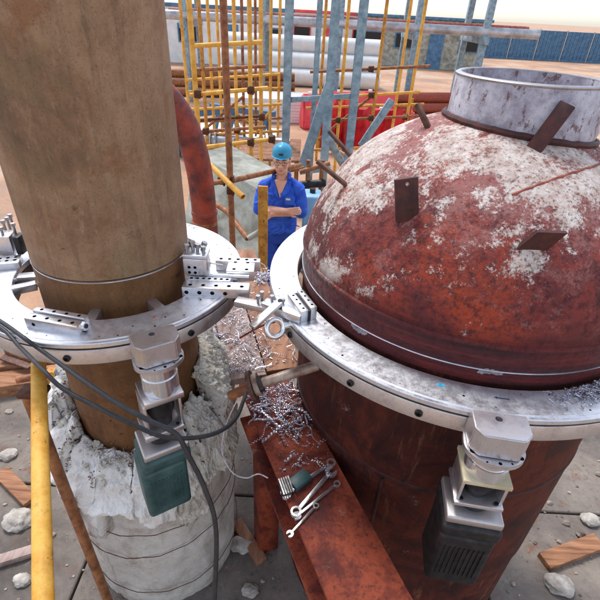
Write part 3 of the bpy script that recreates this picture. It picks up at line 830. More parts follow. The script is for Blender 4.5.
tag(obj('red_tipped_wire', bm, simple('wire_red_black', (0.03, 0.015, 0.015), srgb(150, 40, 40), 18, 0.5, 0, 0)), 'short dark red wire sticking out beside the eye bolt', 'wire')

def curl(bm, c, L, r, w, turns, rnd, flat=0.5):
    ax = V((rnd.uniform(-1, 1), rnd.uniform(-1, 1), rnd.uniform(-0.25, 0.35) * flat)).normalized()
    d, s, u = frame(ax)
    n = max(5, int(turns * 7)); prev = None
    bend = rnd.uniform(-0.6, 0.6)
    for k in range(n + 1):
        t = k / n; a = 2 * pi * turns * t
        ctr = c + d * (L * (t - 0.5)) + s * bend * L * (t - 0.5) ** 2
        p = ctr + (s * cos(a) + u * sin(a)) * r
        q = p + d * w
        cur = (bm.verts.new(p), bm.verts.new(q))
        if prev: bm.faces.new((prev[0], prev[1], cur[1], cur[0]))
        prev = cur

# ------------------------------------------------------------------ broken insulation round the foot of the pipe
ins = thing('pipe_insulation', (CL.x, CL.y, GZ), 'broken white plaster insulation heaped around the foot of the tan pipe', 'insulation')
bm = nb(); lathe(bm, CL, [(RP + 0.004, GZ), (0.40, GZ), (0.405, -1.85), (0.41, -1.6), (0.405, -1.45), (0.41, -1.3), (0.40, -1.15), (0.405, -1.0), (0.40, -0.86), (RP + 0.004, -0.84)], 128)
bmesh.ops.subdivide_edges(bm, edges=bm.edges[:], cuts=1, use_grid_fill=True)
rough_up(bm, 0.026, 5, 3); rough_up(bm, 0.010, 17, 9); rough_up(bm, 0.004, 50, 2)
def make_jacket():
    M = Mat('stained_lagging_cloth')
    f = M.noise(6, 9, 0.72, 0.2)
    col = M.ramp(f, [(0.3, srgb(168, 156, 144)), (0.5, srgb(214, 206, 196)), (0.7, srgb(232, 226, 218))])
    st = M.noise(9, 9, 0.75, 0.2, stretch=(1, 1, 0.14))
    col = M.mix(M.step(st, 0.54, 0.70, 0, 0.7), col, srgb(142, 106, 82))
    col = M.mix(M.step(M.noise(70, 7, 0.8), 0.55, 0.68, 0, 0.5), col, srgb(120, 108, 98))
    M.set(color=col, rough=0.95, spec=0.15)
    M.bump(M.math('ADD', M.noise(240, 4, 0.6), M.noise(20, 8, 0.75)), 0.7, 0.008)
    return M.m
obj('lower_jacket', bm, make_jacket(), ins)
rnd = random.Random(5)
secs = [(-178, -150, -0.56, 0.42, M_INS), (-150, -128, -0.66, 0.43, M_INS), (-128, -104, -0.735, 0.44, M_INS), (-104, -80, -0.745, 0.45, M_INS), (-80, -58, -0.73, 0.44, M_INS), (-58, -38, -0.66, 0.43, M_INSY), (-38, -18, -0.56, 0.43, M_INSY),
        (-18, 8, -0.46, 0.43, M_INSY), (8, 50, -0.44, 0.42, M_INSY), (50, 95, -0.5, 0.40, M_INS), (95, 140, -0.5, 0.40, M_INS), (140, 182, -0.48, 0.41, M_INS)]
for k, (a0, a1, zt, ro, m) in enumerate(secs):
    bm = nb()
    lathe(bm, CL, [(RP + 0.004, zt - 0.02), (RP + 0.02, zt), (RP + 0.06, zt - 0.015), (ro - 0.03, zt - 0.07), (ro, zt - 0.15), (ro + 0.03, -0.93), (ro, -1.0 - 0.1 * (k % 3)), (RP + 0.03, -1.02 - 0.1 * (k % 3))], 7, radians(a0 + 0.6), radians(a1 - 0.6))
    bmesh.ops.subdivide_edges(bm, edges=bm.edges[:], cuts=9, use_grid_fill=True)
    rough_up(bm, 0.036, 7, k); rough_up(bm, 0.020, 19, k + 20)
    for v in bm.verts:
        c_ = v.co - V((CL.x, CL.y, v.co.z)); c_ = (c_.normalized() + V((0, 0, 0.6)))
        v.co += c_ * ((0.014 if m is M_INSY else 0.005) * (abs(mnoise.noise(v.co * 38)) - 0.3) + (0.008 if m is M_INSY else 0.005) * mnoise.noise(v.co * 95))
    for v in bm.verts:               # keep clear of the pipe wall
        q = V((v.co.x - CL.x, v.co.y - CL.y, 0))
        if q.length < RP + 0.002: q = q.normalized() * (RP + 0.002); v.co.x, v.co.y = CL.x + q.x, CL.y + q.y
    obj('plaster_chunk', bm, m, ins, ang=180)
bm = nb()
rw = random.Random(12)
for k in range(420):                   # crumbs of plaster and tufts of wool on the heap
    a_ = radians(rw.uniform(-175, 25)); r_ = RP + rw.uniform(0.01, 0.13)
    deg = math.degrees(a_); zt = next((q[2] for q in secs if q[0] <= deg < q[1]), -0.7)
    z_ = zt - 0.02 - max(0, r_ - RP - 0.06) * 1.4 + rw.uniform(-0.02, 0.02)
    rr = rw.uniform(0.004, 0.014)
    t = nb(); bmesh.ops.create_icosphere(t, subdivisions=2, radius=rr)
    for v in t.verts: v.co = v.co + mnoise.noise_vector(v.co * 90 + V((k, 0, 0))) * rr * 0.7 + V((CL.x + r_ * cos(a_), CL.y + r_ * sin(a_), z_))
    add_bm(bm, t)
tag(obj('crumbs', bm, M_INSY, ins), kind='stuff')
bm = nb()
for k in range(260):                   # rust flakes and dirt caught in the cracks
    q = secs[rw.randrange(7)]; e_ = rw.random()
    if e_ < 0.6: a_, r_ = radians(q[rw.randrange(2)] + rw.gauss(0, 1.5)), RP + rw.uniform(0.02, 0.15)
    else: a_, r_ = radians(rw.uniform(-170, -20)), RP + rw.uniform(0.005, 0.05)
    z_ = q[2] + 0.004 - max(0, r_ - RP - 0.06) * 1.3
    c = V((CL.x + r_ * cos(a_), CL.y + r_ * sin(a_), z_))
    curl(bm, c, rw.uniform(0.006, 0.02), rw.uniform(0.002, 0.006), rw.uniform(0.003, 0.007), rw.uniform(0.3, 1.2), rw)
tag(obj('dirt_flakes', bm, M_CLAMP, ins), kind='stuff')
for z, tl in ((-1.19, 0.02), (-1.40, -0.03), (-1.74, 0.015)):        # tie wires round the jacket
    bm = nb(); tube(bm, [CL + V((0.424 * cos(2 * pi * k / 64), 0.424 * sin(2 * pi * k / 64), z + tl * sin(2 * pi * k / 64 + z) + 0.006 * sin(k * 1.7))) for k in range(65)], 0.0022, 6); obj('tie_wire', bm, M_ROD, ins)
def lump(name, c, s, m, label, cat, group=None, seed=0):
    bm = nb(); bmesh.ops.create_icosphere(bm, subdivisions=4, radius=1.0)
    for v in bm.verts:
        n_ = mnoise.fractal(v.co * 1.1 + V((seed * 7, seed, 0)), 1.2, 2.0, 4)
        v.co = V((v.co.x * s[0], v.co.y * s[1], v.co.z * s[2])) * (1 + 0.30 * n_) + mnoise.noise_vector(v.co * 4) * 0.05 * s[0] + V(c)
    return tag(obj(name, bm, m), label, cat, group)

# ------------------------------------------------------------------ rusty beam between the pipe and the vessel
beam = thing('steel_beam', (-0.05, 1.2, GZ), 'orange rusty steel beam littered with metal shavings between pipe and vessel', 'beam')
BZ = -0.6
d = (V((0.100, 1.036, BZ)) - V((-0.106, 1.501, BZ))).normalized()
b0, b1 = V((-0.106, 1.501, BZ)) - d * 0.12, V((-0.106, 1.501, BZ)) + d * 1.1
s = V((d.y, -d.x, 0))
bm = nb(); bar(bm, b0, b1, 0.245, 0.018, 0.003, top=True); obj('top_flange', bm, M_BEAM, beam)
bm = nb(); bar(bm, b0 + V((0, 0, -0.0185)), b1 + V((0, 0, -0.0185)), 0.014, 0.21, top=True); obj('web', bm, M_BEAM, beam)
bm = nb(); bar(bm, b0 + V((0, 0, -0.229)), b1 + V((0, 0, -0.229)), 0.245, 0.018, 0.003, top=True); obj('bottom_flange', bm, M_BEAM, beam)
for q in (0.06, 1.1):
    c = b0 + d * q
    bm = nb(); bar(bm, (c.x, c.y, GZ), (c.x, c.y, BZ - 0.2475), 0.12, 0.12, 0.004, up=d); obj('post', bm, M_BEAM, beam)

# scaffold boards behind the beam, covered in shavings
PB = -0.62
bd = V((-0.30, 0.95, 0)).normalized(); bs = V((bd.y, -bd.x, 0))
o0 = V((-0.34, 1.62, PB))
NEAR = [0.30, -0.02, 0.0]
for k, (off, lab) in enumerate(((-0.09, 'shaving covered scaffold board nearest the tan pipe, behind the beam'), (0.105, 'middle scaffold board under the heap of metal shavings behind the beam'), (0.30, 'brown scaffold board nearest the red vessel, behind the beam'))):
    p = o0 + bs * off
    bm = nb(); bar(bm, p + bd * NEAR[k] , p + bd * (1.55 - 0.1 * k), 0.188, 0.04, 0.004, top=True)
    tag(obj('scaffold_board', bm, M_BOARD if k < 2 else M_BOARD2), lab, 'board', 'boards behind the rusty beam')
trs = thing('board_trestle', (o0.x + 0.0, o0.y + 1.0, GZ), 'rusty tube trestle carrying the scaffold boards behind the beam', 'trestle')
for q in (0.45, 1.3):
    A, B = o0 + bd * q - bs * 0.17 + V((0, 0, -0.065)), o0 + bd * q + bs * 0.40 + V((0, 0, -0.065))
    bm = nb(); tube(bm, [A, B], 0.024, 14); obj('cross_tube', bm, M_BRTUBE, trs)
    for c in (A + (B - A) * 0.1, A + (B - A) * 0.9):
        bm = nb(); tube(bm, [V((c.x, c.y, GZ)), c], 0.024, 14); obj('leg', bm, M_BRTUBE, trs)

# ------------------------------------------------------------------ metal shavings
def spiral(bm, A, B, r, pitch, w, k):
    dv, sv, uv = frame(B - A); L = (B - A).length; prev = None; n = max(8, int(L / pitch * 7))
    for i in range(n + 1):
        t = i / n; a = 2 * pi * t * L / pitch
        c = A + (B - A) * t + sv * (0.10 * sin(t * 3 + k) + 0.05 * sin(t * 7 + k * 2)) * L + uv * 0.04 * L * sin(t * pi)
        p = c + (sv * cos(a) + uv * sin(a)) * r
        cur = (bm.verts.new(p), bm.verts.new(p + dv * w))
        if prev: bm.faces.new((prev[0], prev[1], cur[1], cur[0]))
        prev = cur
def pile(label, count, place, seed, size=1.0, longs=0):
    rnd = random.Random(seed); bm = nb()
    for k in range(longs):
        A = place(rnd); a_ = rnd.uniform(0, 2 * pi); L = rnd.uniform(0.03, 0.12)
        spiral(bm, A + V((0, 0, 0.004)), A + V((cos(a_) * L, sin(a_) * L, rnd.uniform(0.002, 0.02))), rnd.uniform(0.002, 0.0042), rnd.uniform(0.006, 0.012), 0.004, k)
    for k in range(count):
        c = place(rnd)
        curl(bm, c, rnd.uniform(0.008, 0.035) * size, rnd.uniform(0.0016, 0.0045) * size, rnd.uniform(0.002, 0.0045), rnd.uniform(0.7, 3.5), rnd)
    return tag(obj('metal_shavings', bm, M_CHIP), label, 'metal shavings', None, 'stuff')
def on_boards(r):
    u, w = 0.02 + 0.75 * r.random() ** 1.2, max(-0.17, min(0.37, r.gauss(0.10, 0.12)))
    return o0 + bd * (u if w > 0.02 else max(u, 0.32)) + bs * w + V((0, 0, 0.004 + abs(r.gauss(0, 0.008))))
def on_beam(r):
    return b0 + d * min(0.52, 0.08 + abs(r.gauss(0, 0.20))) + s * max(-0.115, min(0.115, r.gauss(-0.01, 0.06))) + V((0, 0, 0.004 + abs(r.gauss(0, 0.010))))
pile('silver curled metal shavings strewn on the scaffold boards behind the beam', 760, on_boards, 1, 0.9, 70)
pile('tangled dark metal shavings scattered along the rusty beam', 330, on_beam, 2, 0.9, 60)
def on_ring(r):
    t = max(0, r.gauss(0, 0.5)); x = 606 - abs(r.gauss(0, 1)) * 20; y = 388 + r.gauss(0, 7) + (606 - x) * 0.12
    p = PZ(x, y, 0.0)
    q = V((p.x - CR.x, p.y - CR.y, 0)); L_ = min(max(q.length, RIR + 0.012), ROR - 0.012)
    return CR + q.normalized() * L_ + V((0, 0, 0.004 + abs(r.gauss(0, 0.5)) * 0.02 * max(0, 1 - abs(x - 604) / 30)))
pile('metal shavings heaped on the right side of the large ring', 420, on_ring, 3, 0.75)
pile('metal shavings on the far end of the scaffold boards beyond the tool slide', 160,
     lambda r: PZ(262 + max(-9, min(9, r.gauss(0, 5))), 277 + max(-8, min(8, r.gauss(0, 4))), PB + 0.003) + V((0, 0, abs(r.gauss(0, 0.008)))), 4, 1.3, 12)
pile('dark shavings lodged in the cracks of the white plaster insulation', 120,
     lambda r: CL + V((cos(a_ := radians(r.uniform(-150, -60))), sin(a_), 0)) * r.uniform(0.31, 0.37) + V((0, 0, -0.725)), 6, 0.8)
rnd = random.Random(9)
for k, (x0, y0, x1, y1) in enumerate(((262, 398, 288, 442), (258, 437, 303, 418), (264, 425, 300, 408), (283, 462, 298, 455), (318, 450, 329, 436), (296, 412, 326, 424), (272, 405, 300, 434), (252, 402, 282, 428))):
    A, B = PZ(x0, y0, BZ + 0.016), PZ(x1, y1, BZ + 0.016)
    bm = nb(); spiral(bm, A, B, 0.0058, 0.0150, 0.008, k)
    lab = ['long spiral shaving pointing down the beam from its far end', 'long spiral shaving lying across the left half of the beam', 'spiral shaving crossing the others near the beam far end',
           'short spiral shaving beside the wrenches', 'short bright spiral shaving near the beam right edge', 'spiral shaving reaching the beam right edge', 'spiral shaving across the middle of the tangle on the beam', 'spiral shaving at the beam far left corner by the flange'][k]
    tag(obj('spiral_shaving', bm, M_CHIP), lab, 'metal shaving', 'spiral shavings on the rusty beam')

# ------------------------------------------------------------------ wrenches on the beam
def wrench(A, B, w, label):
    A, B = V(A), V(B)
    t = thing('combination_wrench', A, label, 'wrench', 'wrenches on the rusty beam')
    dv, sv, uv = frame(B - A); L = (B - A).length
    bm = nb(); bar(bm, A + dv * w * 1.0, B - dv * w * 0.9, w * 0.75, w * 0.42, w * 0.1); obj('handle', bm, M_CHROME, t)
    bm = nb()                       # ring end
    n = 20; R = []
    for k in range(n):
        a = 2 * pi * k / n; rd = dv * cos(a) + sv * sin(a)
        R.append([bm.verts.new(A + rd * rr + uv * zz) for rr, zz in ((w * 1.0, -w * 0.3), (w * 1.0, w * 0.3), (w * 0.6, w * 0.3), (w * 0.6, -w * 0.3))])
    for k in range(n):
        for j in range(4): bm.faces.new((R[k][j], R[(k + 1) % n][j], R[(k + 1) % n][(j + 1) % 4], R[k][(j + 1) % 4]))
    obj('ring_end', bm, M_CHROME, t)
    ol = [(w * 1.15 * cos(a), w * 1.15 * sin(a)) for a in [radians(35 + 290 * k / 18) for k in range(19)]] + [(w * 0.9, -w * 0.42), (-w * 0.1, -w * 0.42), (-w * 0.35, 0), (-w * 0.1, w * 0.42), (w * 0.9, w * 0.42)]
    bm = nb(); prism(bm, ol, w * 0.55, mat_frame(B - uv * w * 0.27, dv * cos(0.26) + sv * sin(0.26), uv)); obj('open_jaw', bm, M_CHROME, t)
zt = BZ + 0.008
wrench(PZ(331, 463, zt + 0.004), PZ(286, 494, zt + 0.004), 0.0185, 'chrome wrench lying highest in the bunch on the beam')
wrench(PZ(337, 484, zt), PZ(297, 516, zt), 0.0135, 'chrome wrench lowest in the bunch on the beam')
wrench(PZ(296, 512, zt + 0.002), PZ(331, 472, zt + 0.006), 0.0200, 'chrome wrench with its open jaw uppermost on the beam')
wrench(PZ(316, 506, zt), PZ(290, 534, zt), 0.0110, 'small chrome wrench apart from the bunch on the beam')
hol = thing('wrench_holder', PZ(296, 484, BZ), 'green plastic wrench holder with a dark strap on the beam', 'tool holder')
A, B = PZ(292, 484, BZ + 0.03), PZ(308, 472, BZ + 0.03)
bm = nb(); bar(bm, A, B, 0.05, 0.03, 0.004, top=True); obj('green_clip', bm, M_TEAL, hol)
A2 = PZ(280, 488, BZ + 0.026)
bm = nb(); bar(bm, A2, A - (B - A) * 0.05, 0.055, 0.026, 0.003, top=True); obj('rack', bm, M_DARK, hol)
for k in range(5):
    f0 = A2 + (A - A2) * (0.12 + 0.19 * k); sv = V(((A - A2).y, -(A - A2).x, 0)).normalized()
    bm = nb(); bar(bm, f0 - sv * 0.034 + V((0, 0, 0.005)), f0 + sv * 0.034 + V((0, 0, 0.005)), 0.005, 0.004); obj('key', bm, M_CHROME, hol)

# ------------------------------------------------------------------ yellow tube at left, timber, small things
y0, y1 = PZ(38.5, 364, -0.2), PZ(41, 487, -0.26)
ydir = (y1 - y0).normalized()
yt = thing('yellow_scaffold_tube', (y0.x, y0.y, GZ), 'yellow scaffold tube running towards the viewer left of the white insulation', 'scaffold tube')
bm = nb(); pipe_hollow(bm, y0, y0 + ydir * 0.9, 0.0242, 0.004); obj('tube', bm, M_YEL, yt)
for q in (0.10, 0.85):
    c = y0 + ydir * q + V((0, 0, -0.05)); c2 = V((c.x - 0.05, c.y, c.z))
    if q > 0.5:
        bm = nb(); tube(bm, [V((c.x, c.y, GZ)), c], 0.024, 14); obj('support_post', bm, M_YELD, yt)
    else:
        c = y0 + ydir * 0.1; bm = nb(); tube(bm, [V((c.x - 0.052, c.y, GZ)), V((c.x - 0.052, c.y, c.z - 0.03))], 0.022, 14)
        obj('support_post', bm, M_BRTUBE, yt)
        bm = nb(); box(bm, (c.x - 0.027, c.y, c.z - 0.034), (0.09, 0.06, 0.02), None, 0.004); obj('coupler', bm, M_CLAMP, yt)
rt = thing('rusty_tube', PY(18, 381, 1.75), 'short rusty brown tube crossing behind the yellow scaffold tube', 'tube')
r0, r1 = PY(17, 380, 1.75), PY(68, 371, 1.82)
bm = nb(); pipe_hollow(bm, r0, r1, 0.02, 0.004, 18); obj('tube', bm, M_BRTUBE, rt)
c = r0 + (r1 - r0) * 0.72
bm = nb(); tube(bm, [V((c.x, c.y, GZ)), c], 0.018, 12); obj('post', bm, M_YELD, rt)
bm = nb(); bar(bm, c + V((0, 0, 0.03)), c + V((0.0, 0, -0.12)), 0.06, 0.05, 0.006, up=V((0, 1, 0))); obj('coupler', bm, M_YELD, rt)
# timbers stacked on the ground at far left
tA = PZ(-60, 388, GZ + 0.17); tB = PZ(50, 372, GZ + 0.17)
td = (tB - tA).normalized(); tp = V((-td.y, td.x, 0))
def timber(a, b, w, h, label):
    bm = nb(); bar(bm, a, b, w, h, 0.006, top=True)
    for v in bm.verts: v.co += mnoise.noise_vector(v.co * 3) * 0.004
    tag(obj('timber_beam', bm, M_WOOD), label, 'timber', 'timbers on the ground at left')
timber(tA - td * 0.4, tB + td * 0.05, 0.20, 0.165, 'front orange timber lying on the ground behind the yellow tube')
timber(tA - td * 0.3 + tp * 0.24 + V((0, 0, 0.02)), tB + td * 0.18 + tp * 0.24 + V((0, 0, 0.02)), 0.20, 0.18, 'back orange timber lying on the ground behind the front timber')
jk = thing('rusty_bracket', PZ(10, 352, GZ + 0.19), 'rusty angle bracket lying on the orange timbers', 'bracket')
q0, q1 = PZ(3, 356, GZ + 0.23), PZ(32, 366, GZ + 0.23)
bm = nb(); bar(bm, q0, q1, 0.09, 0.02, 0.003); obj('flat_leg', bm, M_ROD, jk)
bm = nb(); bar(bm, q0 + V((0, 0.04, 0.01)), q1 + V((0, 0.04, 0.01)), 0.02, 0.09, 0.003); obj('upright_leg', bm, M_BRTUBE, jk)

# ------------------------------------------------------------------ red pipe with a bend behind the tan pipe
rp = thing('red_pipe', PY(206, 250, 2.8), 'dark red pipe bending away behind the tan pipe', 'pipe')
P = [PY(212, 300, 2.8)]; P[0].z = GZ
base = PY(206, 232, 2.8)
P = [V((base.x, base.y, GZ)), V((base.x, base.y, -1.0)), base, PY(202, 190, 2.8), PY(198, 165, 2.8), PY(191, 140, 2.8), PY(180, 116, 2.8), PY(165, 96, 2.8), PY(148, 82, 2.8), PY(110, 70, 2.8)]
bm = nb(); tube(bm, crom(P, 6), 0.080, 28); obj('pipe_run', bm, M_REDPIPE, rp)
for py, m in ((212, M_WELD), (222, M_BRTUBE)):
    c = PY(204.5, py, 2.8); bm = nb(); lathe(bm, c, [(0.078, c.z - 0.016), (0.086, c.z - 0.010), (0.086, c.z + 0.010), (0.078, c.z + 0.016)], 28); obj('band', bm, m, rp)

# ------------------------------------------------------------------ sloping concrete plinth behind
cw = thing('concrete_plinth', (-1.2, 4.2, GZ), 'pale sloping concrete plinth with rust stains left of the worker', 'concrete')
A, B = PZ(196, 153, -0.62), PZ(263, 192, -0.78)
C_, D_ = PZ(263, 262, -1.45), PZ(178, 262, -1.45)
bm = nb()
back = V((0.35, 0.45, 0))
tops = [A, B, C_, D_, A + back, B + back]
tv = [bm.verts.new(p) for p in tops]; bv = [bm.verts.new((p.x, p.y, GZ)) for p in tops]
bm.faces.new((tv[0], tv[1], tv[2], tv[3])); bm.faces.new((tv[4], tv[5], tv[1], tv[0]))
bm.faces.new((tv[3], tv[2], bv[2], bv[3])); bm.faces.new((tv[1], tv[5], bv[5], bv[1])); bm.faces.new((tv[2], tv[1], bv[1], bv[2]))
bm.faces.new((tv[0], tv[3], bv[3], bv[0])); bm.faces.new((tv[4], tv[0], bv[0], bv[4])); bm.faces.new((tv[5], tv[4], bv[4], bv[5]))
obj('slab', bm, M_CONC, cw)
nrm = (B - A).cross(D_ - A).normalized(); nrm = nrm if nrm.z > 0 else -nrm
def on_slope(px, py):
    dr = ray(px, py); t = (A - CAM).dot(nrm) / dr.dot(nrm); return CAM + dr * t
bm = nb(); tube(bm, crom([on_slope(x, y) + nrm * 0.03 for x, y in ((212, 203), (228, 213), (238, 226), (249, 240))], 5), [0.03] * 16, 12); obj('rusty_pipe_on_slope', bm, M_BRTUBE, cw)
bm = nb(); tube(bm, crom([on_slope(x, y) + nrm * 0.03 for x, y in ((249, 240), (256, 236), (262, 232))], 5), 0.03, 12); obj('pipe_end', bm, M_CONC, cw)

# yellow flat post beside the worker
a, b = PY(263, 186, 3.9), PY(263, 255, 3.9)
bm = nb(); bar(bm, V((a.x, a.y, GZ)), a, 0.088, 0.03, 0.004, up=V((0, 1, 0)))
tag(obj('yellow_post', bm, M_YELD), 'flat yellow post standing just left of the worker', 'post')

# ------------------------------------------------------------------ scaffolding behind
def vert(px, py, yy, top, bot=GZ):
    p = PY(px, py, yy); return V((p.x, p.y, bot)), V((p.x, p.y, top))
sc = thing('scaffold', (-1.2, 6.0, GZ), 'yellow tube scaffold behind the red pipe, left of the worker', 'scaffold')
for px, py, yy, top, r, m in ((198, 125, 6.2, 1.6, 0.034, M_YEL), (206, 120, 6.9, 1.5, 0.026, M_YELD), (237, 125, 7.2, 1.4, 0.026, M_YEL), (251, 140, 6.2, 1.55, 0.028, M_YEL), (261, 125, 7.2, 1.35, 0.030, M_YEL)):
    a, b = vert(px, py, yy, top); bm = nb(); tube(bm, [a, b], r, 12); obj('upright', bm, m, sc)
for (x0, y0), (x1, y1), yy, r, m in (((198, 148), (274, 139), 6.16, 0.028, M_YEL), ((196, 132), (266, 127), 6.9, 0.024, M_BRTUBE), ((200, 120), (262, 116), 7.16, 0.022, M_CLAMP), ((236, 180), (304, 168), 6.1, 0.028, M_BRTUBE),
                                     ((236, 113), (262, 134), 7.24, 0.022, M_YELD), ((190, 95), (268, 88), 6.2, 0.026, M_YEL), ((196, 70), (266, 66), 6.9, 0.024, M_BRTUBE), ((192, 46), (262, 42), 6.2, 0.026, M_YEL)):
    bm = nb(); tube(bm, [PY(x0, y0, yy), PY(x1, y1, yy)], r, 12); obj('ledger', bm, m, sc)
cpl = nb(); box(cpl, (0, 0, 0), (0.09, 0.10, 0.09), None, 0.015); tube(cpl, [(0.03, -0.05, -0.05), (0.03, -0.05, 0.05)], 0.012, 8); CPL = finish(cpl)
for px, py, yy in ((198, 148, 6.17), (251, 142, 6.17), (272, 139, 6.16), (206, 131, 6.9), (262, 117, 7.17), (251, 178, 6.15), (237, 130, 7.2), (198, 94, 6.2), (251, 90, 6.2)):
    obj('coupler', CPL, M_CLAMP, sc, Matrix.Translation(PY(px, py, yy)))
near = thing('tube_scaffold', PY(229, 190, 3.7), 'brown scaffold upright with slanting yellow tube over the concrete plinth', 'scaffold')
a, b = vert(229, 150, 3.75, 1.5); bm = nb(); tube(bm, [a, b], 0.027, 14); obj('upright', bm, M_BRTUBE, near)
bm = nb(); pipe_hollow(bm, PY(206, 161, 3.9), PY(243, 197, 3.55), 0.024, 0.004, 16); obj('slanting_tube', bm, M_YEL, near)
bm = nb(); tube(bm, [PY(208, 184, 3.72), PY(230, 180, 3.72)], 0.022, 12); obj('short_tube', bm, M_BRTUBE, near)
bm = nb(); tube(bm, [PY(230, 181, 3.80), PY(300, 165, 4.9)], 0.024, 12); obj('ledger', bm, M_BRTUBE, near)
for px, py, yy in ((231, 190, 3.69), (222, 180, 3.76), (230, 180, 3.76)):
    obj('coupler', CPL, M_CLAMP, near, Matrix.Translation(PY(px, py, yy)) @ Matrix.Scale(0.75, 4))

# blue grey steelwork right of the worker
sf = thing('steelwork', PY(320, 190, 7.2), 'blue grey steel columns and braces behind and right of the worker', 'steelwork')
def hcol(a, b, w, m, name, upv=V((0, 1, 0))):
    bm = nb(); dv, s_, u_ = frame(b - a, upv)
    bar(bm, a, b, w * 0.12, w * 0.78, up=upv)
    for k in (-1, 1): bar(bm, a + u_ * (w * 0.4 + w * 0.055) * k, b + u_ * (w * 0.4 + w * 0.055) * k, w, w * 0.1, up=upv)
    obj(name, bm, m, sf)
for px, py, yy, top, w in ((286, 130, 8.2, 2.6, 0.13), (325, 150, 7.0, 1.4, 0.12), (351, 130, 8.0, 1.6, 0.13), (312, 140, 8.4, 1.2, 0.09)):
    a, b = vert(px, py, yy, top); hcol(a, b, w, M_BLUEST, 'column')
for (x0, y0), (x1, y1), ya, yb, w in (((330, 84), (302, 168), 7.3, 7.3, 0.15), ((392, 100), (361, 146), 8.1, 8.1, 0.12), ((328, 138), (347, 172), 6.9, 7.6, 0.11), ((300, 172), (330, 168), 7.1, 6.9, 0.08), ((286, 100), (351, 96), 8.2, 8.0, 0.08)):
    bm = nb(); bar(bm, PY(x0, y0, ya), PY(x1, y1, yb), w, w * 0.6, 0.004, up=V((0, 1, 0))); obj('brace', bm, M_BLUEST, sf)
pf = thing('tube_scaffold', PY(310, 175, 5.6), 'brown tube guard rail just right of the worker', 'scaffold')
bm = nb(); tube(bm, [PY(300, 172, 5.6), PY(330, 163, 5.6)], 0.03, 12); obj('rail', bm, M_BRTUBE, pf)
bm = nb(); tube(bm, [PY(300, 185, 5.6), PY(326, 183, 5.6)], 0.05, 12); obj('dark_rail', bm, M_DARK, pf)
for px in (308, 322):
    a, b = vert(px, 170, 5.62, PY(px, 160, 5.62).z); bm = nb(); tube(bm, [a, b], 0.026, 12); obj('upright', bm, M_BRTUBE, pf)
bx = thing('blue_jerrycan', PY(310, 205, 5.2), 'pale blue plastic can partly hidden right of the worker', 'can')
cc = PY(312, 202, 5.3)
bm = nb(); box(bm, (cc.x, cc.y, (cc.z + 0.12 + GZ) / 2), (0.22, 0.3, cc.z + 0.12 - GZ), None, 0.03, 3); obj('body', bm, simple('pale_blue_plastic', srgb(120, 170, 208), srgb(160, 200, 226), 4, 0.4, 0, 0), bx)
bm = nb(); tube(bm, [(cc.x, cc.y, cc.z + 0.12), (cc.x, cc.y, cc.z + 0.17)], 0.035, 16); obj('cap', bm, M_DARK, bx)

# ------------------------------------------------------------------ worker
W = PY(281, 200, 4.4); WB = V((W.x, W.y, GZ))
wk = thing('person', WB, 'worker in blue overalls, blue hard hat and glasses standing with folded arms', 'person')
WM = Matrix.Translation(WB) @ Matrix.Rotation(radians(-3), 4, 'Z')
def sph(bm, c, s, sub=3):
    t = nb(); bmesh.ops.create_icosphere(t, subdivisions=sub, radius=1.0)
    for v in t.verts: v.co = V((v.co.x * s[0] + c[0], v.co.y * s[1] + c[1], v.co.z * s[2] + c[2]))
    add_bm(bm, t); return bm
def limb(bm, pts, rs, n=14):
    P = crom(pts, 5); R = []
    m = len(pts) - 1
    for i in range(len(P)):
        q = i / 5; k = min(int(q), m - 1); R.append(rs[k] + (rs[k + 1] - rs[k]) * (q - k))
    tube(bm, P, R, n); sph(bm, pts[0], (rs[0],) * 3, 2); sph(bm, pts[-1], (rs[-1],) * 3, 2)
def torso(bm, secs, n=28):
    R = []
    for z, cx, cy, rx, ry in secs:
        R.append([bm.verts.new((cx + rx * cos(2 * pi * k / n), cy + ry * sin(2 * pi * k / n), z)) for k in range(n)])
    for A_, B_ in zip(R, R[1:]):
        for k in range(n): bm.faces.new((A_[k], A_[(k + 1) % n], B_[(k + 1) % n], B_[k]))
    bm.faces.new(R[0]); bm.faces.new(R[-1])
M_SKIN = simple('skin', srgb(222, 160, 130), srgb(238, 184, 154), 12, 0.5, 0, 0.05)
M_OVER = simple('blue_overall_cloth', srgb(28, 76, 190), srgb(58, 112, 224), 9, 0.8, 0, 0.5, 22, bdist=0.012)
M_TROU = simple('blue_trouser_cloth', srgb(22, 58, 150), srgb(36, 80, 184), 9, 0.8, 0, 0.5, 22, bdist=0.012)
M_HAT = simple('light_blue_hard_hat', srgb(74, 186, 224), srgb(104, 206, 236), 5, 0.3, 0, 0)
M_HAIR = simple('black_hair', (0.012, 0.010, 0.010), (0.03, 0.025, 0.022), 60, 0.6, 0, 0.3)
M_SHIRT = simple('white_undershirt', srgb(206, 206, 200), srgb(232, 232, 226), 12, 0.8, 0, 0.2)
M_BOOT = simple('dark_boot_leather', (0.03, 0.022, 0.018), (0.06, 0.045, 0.035), 20, 0.5, 0, 0.2)
